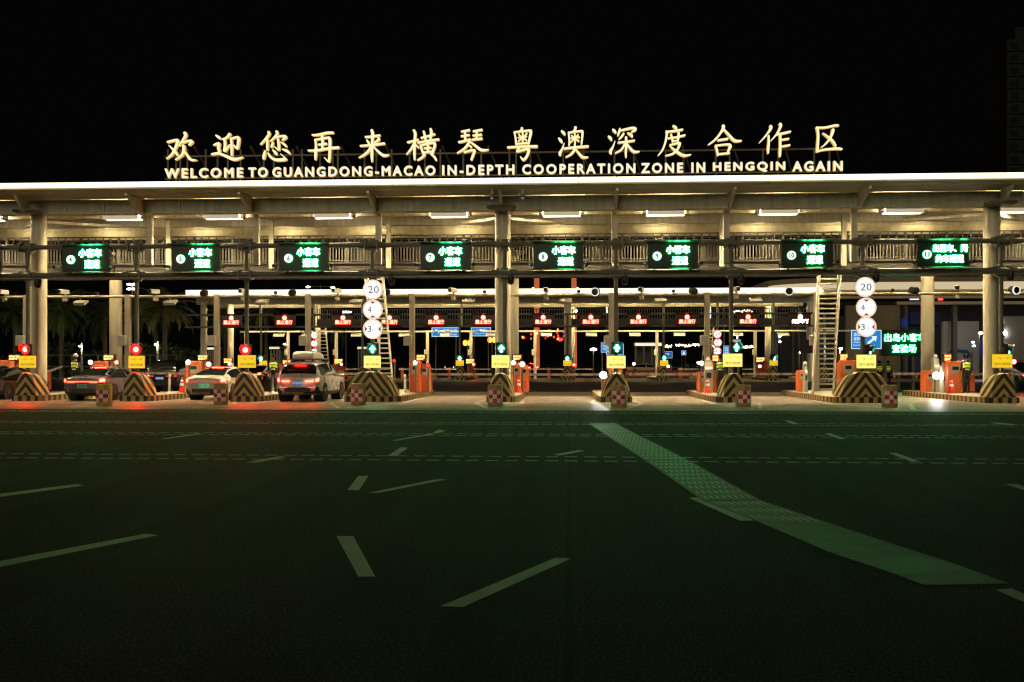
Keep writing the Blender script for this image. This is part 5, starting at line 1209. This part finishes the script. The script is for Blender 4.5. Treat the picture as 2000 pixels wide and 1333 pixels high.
for px, py, lab in ((913,670,'orange lit lantern sign left of a blue overhead sign'),(961,664,'red lantern sign left of the central column')):
    X, _, Z = P(px, py, 120); t = empty('lantern', lab, 'lantern', (X,120,Z), 0, 'lantern signs under the blue signs')
    for sx in (-.28,.28):
        MB().lathe([(.12,-.35),(.25,-.2),(.27,.1),(.14,.3)], (sx,0,0), 12).build('lantern_shade', LAN[0], t, True)
    MB().tube((0,.1,.35),(0,.1,-Z),.05,6).bar((-.4,.1,.35),(.4,.1,.35),.05,.05).build('post', GREY, t)
# strings of sparkling promenade lights
for a, c, py, n, lab in ((1320,1365,675,26,'string of warm lights along the far promenade, left part'),(1378,1400,676,10,'short string of warm lights behind the far limit signs'),(1300,1312,677,7,'tiny group of far lights behind the blue sign'),(1452,1470,678,12,'string of warm lights right of the green signal'),(1428,1468,607,12,'row of small far lamps under the far canopy')):
    t = empty('light_string', lab, 'light string', (PX((a+c)/2,220),220,PZ((a+c)/2,py,220)), 0, 'far strings of lights'); b = MB(); x0 = t.location
    for i in range(n):
        px = a+(c-a)*i/max(1,n-1)+rnd.uniform(-.6,.6); q = P(px, py+rnd.uniform(-2.2,2.2), 220); b.ell((q[0]-x0.x, 0, q[2]-x0.z), (.09+rnd.random()*.09,)*3, 6, 4)
    b.build('lamps', EM('string_lamp', (1,.80,.45), 7), t); MB().bar((PX(a,220)-x0.x,0.2,.25),(PX(c,220)-x0.x,.2,.25),.04,.04).build('wire', BLKM, t)
# low far shelters with lit edges
def shelter(px0, px1, pyt, Y, label, es=2.2, h=.55):
    t = empty('shelter', label, 'shelter', (PX((px0+px1)/2,Y), Y, 0), 0, 'far lit shelters'); W = (px1-px0)*mpp(px0,Y); z = PZ((px0+px1)/2, pyt, Y)
    MB().box(-W/2,W/2,0,4,z+.02,z+h).build('roof', WHITE2, t); MB().box(-W/2,W/2,-.1,-.01,z,z+h*.8).build('lit_edge', EM('shelter_edge_%d' % int(es*10), (1,.86,.58), es), t)
    p = MB()
    for sx in (-.45,-.15,.15,.45): p.box(sx*W-.1,sx*W+.1,.5,.7,0,z+.019)
    p.build('posts', GREY, t); MB().box(-W*.46,W*.46,3.6,3.7,0,z).build('back_wall', M('shelter_glass', (.06,.065,.07), .3, 0, .3, 1), t); return t
shelter(1240,1292,676,150,'far shelter with bright white edge behind the pale notice board', 1.1, .5)
shelter(526,546,682,150,'small far shelter with lit edge above the guard near the SUV', .9, .35)
shelter(698,716,682,150,'small far shelter with lit edge left of the green arrow signal', .9, .35)
shelter(300,318,683,170,'faint far shelter among the palms behind the minivan', .35, .3); shelter(333,345,682,170,'faint far shelter between palms and far column', .35, .3)
shelter(405,418,683,160,'far shelter with bright lit edge behind the white sedan', 1.2, .35)
# street lamps
def street_lamp(px, py, Y, arms, label, es=40, group='far street lamps', r=.25):
    X, _, Z = P(px, py, Y); t = empty('street_lamp', label, 'street lamp', (X,Y,0), 0, group)
    MB().tube((0,0,0),(0,0,Z+.3),.12,8,.07).build('pole', GREY, t, True)
    for dx, dz in arms:
        dx *= mpp(px,Y); dz *= mpp(px,Y)
        MB().tube((0,0,Z),(dx,-.2,Z+dz+.12),.05,6).build('arm', GREY, t); MB().ell((dx,-.25,Z+dz),(r*1.5,r,r*.6),10,6).build('lamp_head', EM('street_lamp_head_%d' % es, (1,.93,.74), es), t, True)
    return t
street_lamp(626,560,170,((-24,-1),(25,-2)),'double armed street lamp above the far canopy roof', 14)
street_lamp(258,560,190,((-5,-5),(5,-5),(-5,4),(5,4)),'high mast with four bright lamps beside the rear column', 22, r=.3)
street_lamp(1122,608,110,((0,0),),'single round lamp beside the far column', 12, r=.25)
street_lamp(1159,683,130,((0,0),),'small lamp on a thin pole left of the blue signs', 12, r=.3)
street_lamp(676,610,140,((-3,0),(2,0),(7,0)),'cluster lamp above a far red sign', 14, r=.22)
street_lamp(1414,597,140,((0,0),),'small far lamp below the far roof near the limit signs', 10, r=.2)
street_lamp(557,673,140,((0,0),),'tiny lamp above the SUV roof', 6, r=.16)
street_lamp(308,674,83,((0,0),),'tiny white lamp before the palms', 420, r=.11)
street_lamp(160,677,85,((0,0),),'tiny white lamp above the guard behind the grey sedan', 420, r=.10)
for px, y0, y1, lab in ((1185,597,612,'thin vertical light tube left of the middle pole'),(1387,594,625,'thin vertical light tube behind the right camera post'),(1440,655,662,'short vertical light tube behind the green signal')):
    X, _, Z0 = P(px,y1,130); Z1 = P(px,y0,130)[2]; t = empty('light_pole', lab, 'light pole', (X,130,0), 0, 'vertical light tubes')
    MB().tube((0,0,0),(0,0,Z0-.01),.08,8).build('pole', GREY, t); MB().tube((0,0,Z0),(0,0,Z1),.10,8).build('light_tube', EM('tube_light', (.9,.95,1), 2.2), t)

# ================================================================ palms and shrubs at the left
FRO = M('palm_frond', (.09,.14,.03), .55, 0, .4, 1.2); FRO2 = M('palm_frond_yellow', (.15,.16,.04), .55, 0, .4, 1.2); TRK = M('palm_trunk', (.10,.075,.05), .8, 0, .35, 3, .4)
def palm(px, pyc, Y, L, label, seed, mat_):
    r_ = random.Random(seed); X, _, Z = P(px, pyc, Y)
    t = empty('palm_tree', label, 'palm tree', (X, Y, 0), 0, 'palm trees beside the far lanes')
    MB().lathe([(.34,0),(.24,.5),(.2,Z*.5),(.2,Z*.85),(.3,Z-.2),(.1,Z+.2)], n=12).build('trunk', TRK, t, True)
    b = MB()
    for k in range(46):
        az = r_.uniform(0, 2*math.pi); el = r_.uniform(-.5, 1.35); l = L*r_.uniform(.75,1.1); d = Vector((math.cos(az),math.sin(az),0)); p = Vector((0,0,Z)); n = 12; prev = None
        for i in range(n):
            e = el-(i/n)**1.3*1.5; stp = l/n; q = p+d*math.cos(e)*stp+Vector((0,0,math.sin(e)*stp)); side = Vector((-d.y,d.x,0)); wl = l*.20*math.sin(math.pi*min(1,(i+1.2)/(n+1)))
            b.bar(tuple(p), tuple(q), .04, .03)
            for sg in (-1,1):
                for j in range(2):
                    a = p.lerp(q, .1+.5*j); tip = a+side*sg*wl*.85+(q-p).normalized()*wl*.7+Vector((0,0,-wl*.35*r_.random())); w2 = (q-p)*.28
                    b.add([a, a+w2, tip], [(0,1,2)])
            p = q
    b.build('crown', mat_, t); return t
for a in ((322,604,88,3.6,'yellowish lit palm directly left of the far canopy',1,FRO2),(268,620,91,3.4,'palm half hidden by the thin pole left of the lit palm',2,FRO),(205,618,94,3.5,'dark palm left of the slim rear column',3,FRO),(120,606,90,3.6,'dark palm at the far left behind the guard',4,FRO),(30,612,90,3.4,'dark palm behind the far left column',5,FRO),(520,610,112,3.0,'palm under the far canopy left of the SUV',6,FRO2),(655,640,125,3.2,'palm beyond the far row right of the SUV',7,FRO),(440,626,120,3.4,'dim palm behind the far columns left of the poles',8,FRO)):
    palm(*a)
LEAF = M('dark_shrub_leaves', (.035,.06,.02), .6, 0, .4, 2)
hd = MB(); r_ = random.Random(11)
for i in range(9000):
    x = r_.uniform(PX(-60,100), PX(360,100)); y = r_.uniform(98,108); top = 2.2+1.1*math.sin(x*.55)+.7*math.sin(x*1.7+1); z = r_.uniform(0,max(.6,top)); s = r_.uniform(.12,.3); a = Vector((r_.gauss(0,1),r_.gauss(0,1),r_.gauss(0,1))).normalized(); u = a.orthogonal()*s; w_ = a.cross(u); c = Vector((x,y,z)); hd.add([c-u,c-w_*.5,c+u,c+w_*.5],[(0,1,2,3)])
o = hd.build('shrub_belt', LEAF); tag(o, 'dark belt of dense shrubs behind the left lanes', 'shrubs', kind='stuff')
t = empty('mesh_fence', 'thin grey mesh fence behind the left lanes', 'fence', (PX(200,80),80,0)); fb_ = MB(); x = PX(90,80)-t.location.x; xe = PX(350,80)-t.location.x; x00 = x
while x < xe: fb_.box(x-.03,x+.03,-.03,.03,0,2.3); x += 2.2
fb_.build('posts', GREY, t); r2 = MB()
for z in (.3,1.3,2.25): r2.box(x00,xe,-.02,.02,z-.02,z+.02)
r2.build('rails', GREY, t)

# ================================================================ inspection hall at the right
hall = empty('inspection_hall', 'large inspection hall at the right under a long curved floodlit roof edge', 'building', (PX(1800,120), 118, 0))
hx = hall.location.x
FASC = EM('hall_fascia_glow', (1,.80,.50), .62); TAN = M('hall_tan_cladding', (.62,.52,.35), .6, 0, .15, .4); HBR = M('hall_brown_wall', (.26,.20,.12), .7, 0, .2, .5)  # fascia glow stands for floodlight on the hall's roof edge
plan = []
for k in range(15):
    a = math.pi*(1-k/14*.5); plan.append((PX(1500,126)-hx+10*(1+math.cos(a)), 8-6.5*math.sin(a)))
plan.append((75, 1.2))
def band(z0, z1, o0, o1, z0b=None):
    b = MB(); n = len(plan); vs = []
    for (zz, off) in ((z0,o0),(z1,o1)): vs += [(p[0]-0*off, p[1]+off, zz) for p in plan]
    return b.add(vs, [(i,i+1,n+i+1,n+i) for i in range(n-1)])
zf0, zf1, zf2 = PZ(1750,566,119.5), PZ(1750,551,119.5), PZ(1750,538,119.5)
band(zf0, zf1, 0, .15).build('glowing_fascia', FASC, hall)
band(zf1+.05, zf2, .3, 2.6).build('roof_rim', TAN, hall)
MB().slab([(p[0], p[1]+2.7) for p in plan]+[(75,40),(PX(1500,126)-hx,40)], zf1+.06, zf2).build('roof', TAN, hall)
MB().slab([(p[0], p[1]+.1) for p in plan]+[(75,40),(PX(1500,126)-hx,40)], zf0-.25, zf0-.02).build('soffit', TAN, hall)
sl = MB()
for k in range(9): sl.add([(6+k*7.5,5,zf0-.3),(6+k*7.5,6,zf0-.3),(10+k*7.5,6,zf0-.3),(10+k*7.5,5,zf0-.3)],[(0,1,2,3)])
sl.build('added_soffit_light', EM('added_soffit_lamp', (1,.82,.5), 120), hall)  # unseen lamps, added to brighten the hall
def hb(n, m_, px0, px1, py0, py1, Y, d=.6): 
    return MB().box(PX(px0,Y)-hx, PX(px1,Y)-hx, Y-118, Y-118+d, PZ((px0+px1)/2,py1,Y), PZ((px0+px1)/2,py0,Y)).build(n, m_, hall)
GLZ = M('hall_dark_glazing', (.015,.02,.03), .12, 0, 0)
hb('ribbon_window', GLZ, 1508, 2040, 571, 578, 121); hb('ribbon_window', GLZ, 1640, 2040, 583, 589, 117)
mu = MB()
for i in range(70):
    px = 1510+i*7.5; mu.box(PX(px,120.9)-hx-.05, PX(px,120.9)-hx+.05, 2.85, 2.98, PZ(px,578,120.9), PZ(px,571,120.9))
mu.build('mullions', TAN, hall)
hb('beam', TAN, 1636, 2040, 578, 583, 115.5); hb('beam', TAN, 1752, 2040, 589, 595, 114)
hb('brown_wall', HBR, 1652, 1758, 597, 735, 113)
hb('side_wall', M('hall_grey_wall', (.30,.28,.26), .6, 0, .15, .3), 1962, 2060, 618, 735, 96); hb('panel_wall', M('hall_pale_panel', (.42,.42,.44), .5, 0, .12, .3), 1842, 1912, 628, 735, 104)
hb('dark_wall', M('hall_dark_wall', (.03,.035,.05), .4, 0, .2, .3), 1504, 1650, 618, 735, 124); hb('dark_wall', M('hall_dark_wall'), 1740, 2060, 597, 735, 119)
for px, Y, w_ in ((1770,108,6),(1866,102,8),(1516,110,5),(1549,116,4),(1560,116,4)): hb('hall_column', M('hall_column', (.10,.095,.08), .5, 0, .15, .5), px-w_/2, px+w_/2, 597, 735, Y)
bl = MB(); bl.prism([(PX(1850,103.8)-hx,PZ(1850,690,103.8)),(PX(1862,103.8)-hx,PZ(1862,682,103.8)),(PX(1890,103.8)-hx,PZ(1890,684,103.8)),(PX(1900,103.8)-hx,PZ(1900,700,103.8)),(PX(1894,103.8)-hx,PZ(1894,700,103.8)),(PX(1886,103.8)-hx,PZ(1886,690,103.8)),(PX(1866,103.8)-hx,PZ(1866,688,103.8)),(PX(1854,103.8)-hx,PZ(1854,697,103.8))], -14.3, -14.25)
bl.build('blue_stripe', M('blue_panel_paint', (.03,.09,.35), .5, 0, .1, 1), hall)
hb('blue_lit_panel', EM('blue_glow_panel', (.02,.08,.55), .16), 1892, 1920, 664, 697, 105.2); hb('blue_lit_panel', EM('blue_glow_panel'), 1764, 1773, 622, 640, 107); hb('blue_lit_panel', EM('blue_glow_dim', (.05,.12,.4), .03), 1778, 1836, 610, 634, 118.2); hb('blue_lit_panel', EM('blue_glow_dim'), 1786, 1806, 690, 725, 111)
hb('window_light', EM('cool_window_light', (.6,.8,1), 1.6), 1778, 1795, 583.5, 586, 116.8); hb('window_light', EM('cool_window_light'), 1828, 1838, 572, 576, 120.8)
hb('red_light', EM('hall_red_light', (1,.1,.08), 1.5), 1833, 1842, 583, 587, 113.5, .2)
for px, py, Y, es, lab in ((1523,657,108,40,'upper white lamp on the dark hall wall'),(1523,668,108,8,'lower white lamp on the dark hall wall'),(1563,689,106,8,'low white lamp left of the tall ladder'),(1642,682,90,500,'round white lamp right of the tall ladder'),(1915,651,96,200,'flat white lamp left of the end column'),(1962,651,96,160,'small white lamp right of the end column'),(1900,669,100,12,'bluish lamp pair on the blue lit panel'),(1902,676,100,10,'lower bluish lamp on the blue lit panel'),(1570,677,90,3,'faint lamp behind the grey terminal')):
    X, _, Z = P(px, py, Y); t = empty('wall_lamp', lab, 'lamp', (X,Y,Z), 0, 'small lamps of the inspection hall')
    MB().ell((0,-.05,0),(.15,.08,.10),10,6).build('lamp_glass', EM('hall_lamp_blue', (.6,.75,1), 10) if 'bluish' in lab else EM('hall_lamp_%d' % es, (1,.96,.88), es), t, True); MB().tube((0,.05,0),(0,.3,-.05),.06,6).bar((0,.3,-.05),(0,.3,-Z),.08,.08).build('bracket', GREY, t)
# big dark sign back beside the ladder
X, _, Z = P(1577, 677, 80); t = empty('sign_board', 'dark brown back of a sign board on a post left of the tall ladder', 'sign', (X,80,0)); MB().box(-.55,.55,0,.12,Z-.55,Z+.55).build('board', M('brown_board', (.07,.05,.04), .6, 0, .2, 3), t); MB().tube((0,.2,0),(0,.2,Z+.4),.06,8).build('post', GREY, t)
# faint tower block, upper right
tw = empty('tower_block', 'barely visible dark tower block in the upper right night sky', 'building', (PX(2010,260), 260, 0)); TWM = M('tower_concrete', (.011,.011,.010), .8, 0, .2, .05)
H = PZ(1990, 62, 260); MB().box(-5.5,14,0,16,0,H-2).box(-3,14,1,15,H-2.01,H+1.5).build('wall', TWM, tw)
bal = MB()
for k in range(int(H/3.2)):
    z = 1.2+k*3.2
    if z > H-4: break
    for j in range(3): MB().box(-4.6+j*3.6,-2.6+j*3.6,-.06,-.01,z,z+1.7).build('window', GLZ, tw)
    bal.box(-5.5,14,-.5,-.01,z-.55,z-.35)
bal.build('balcony_slabs', TWM, tw)
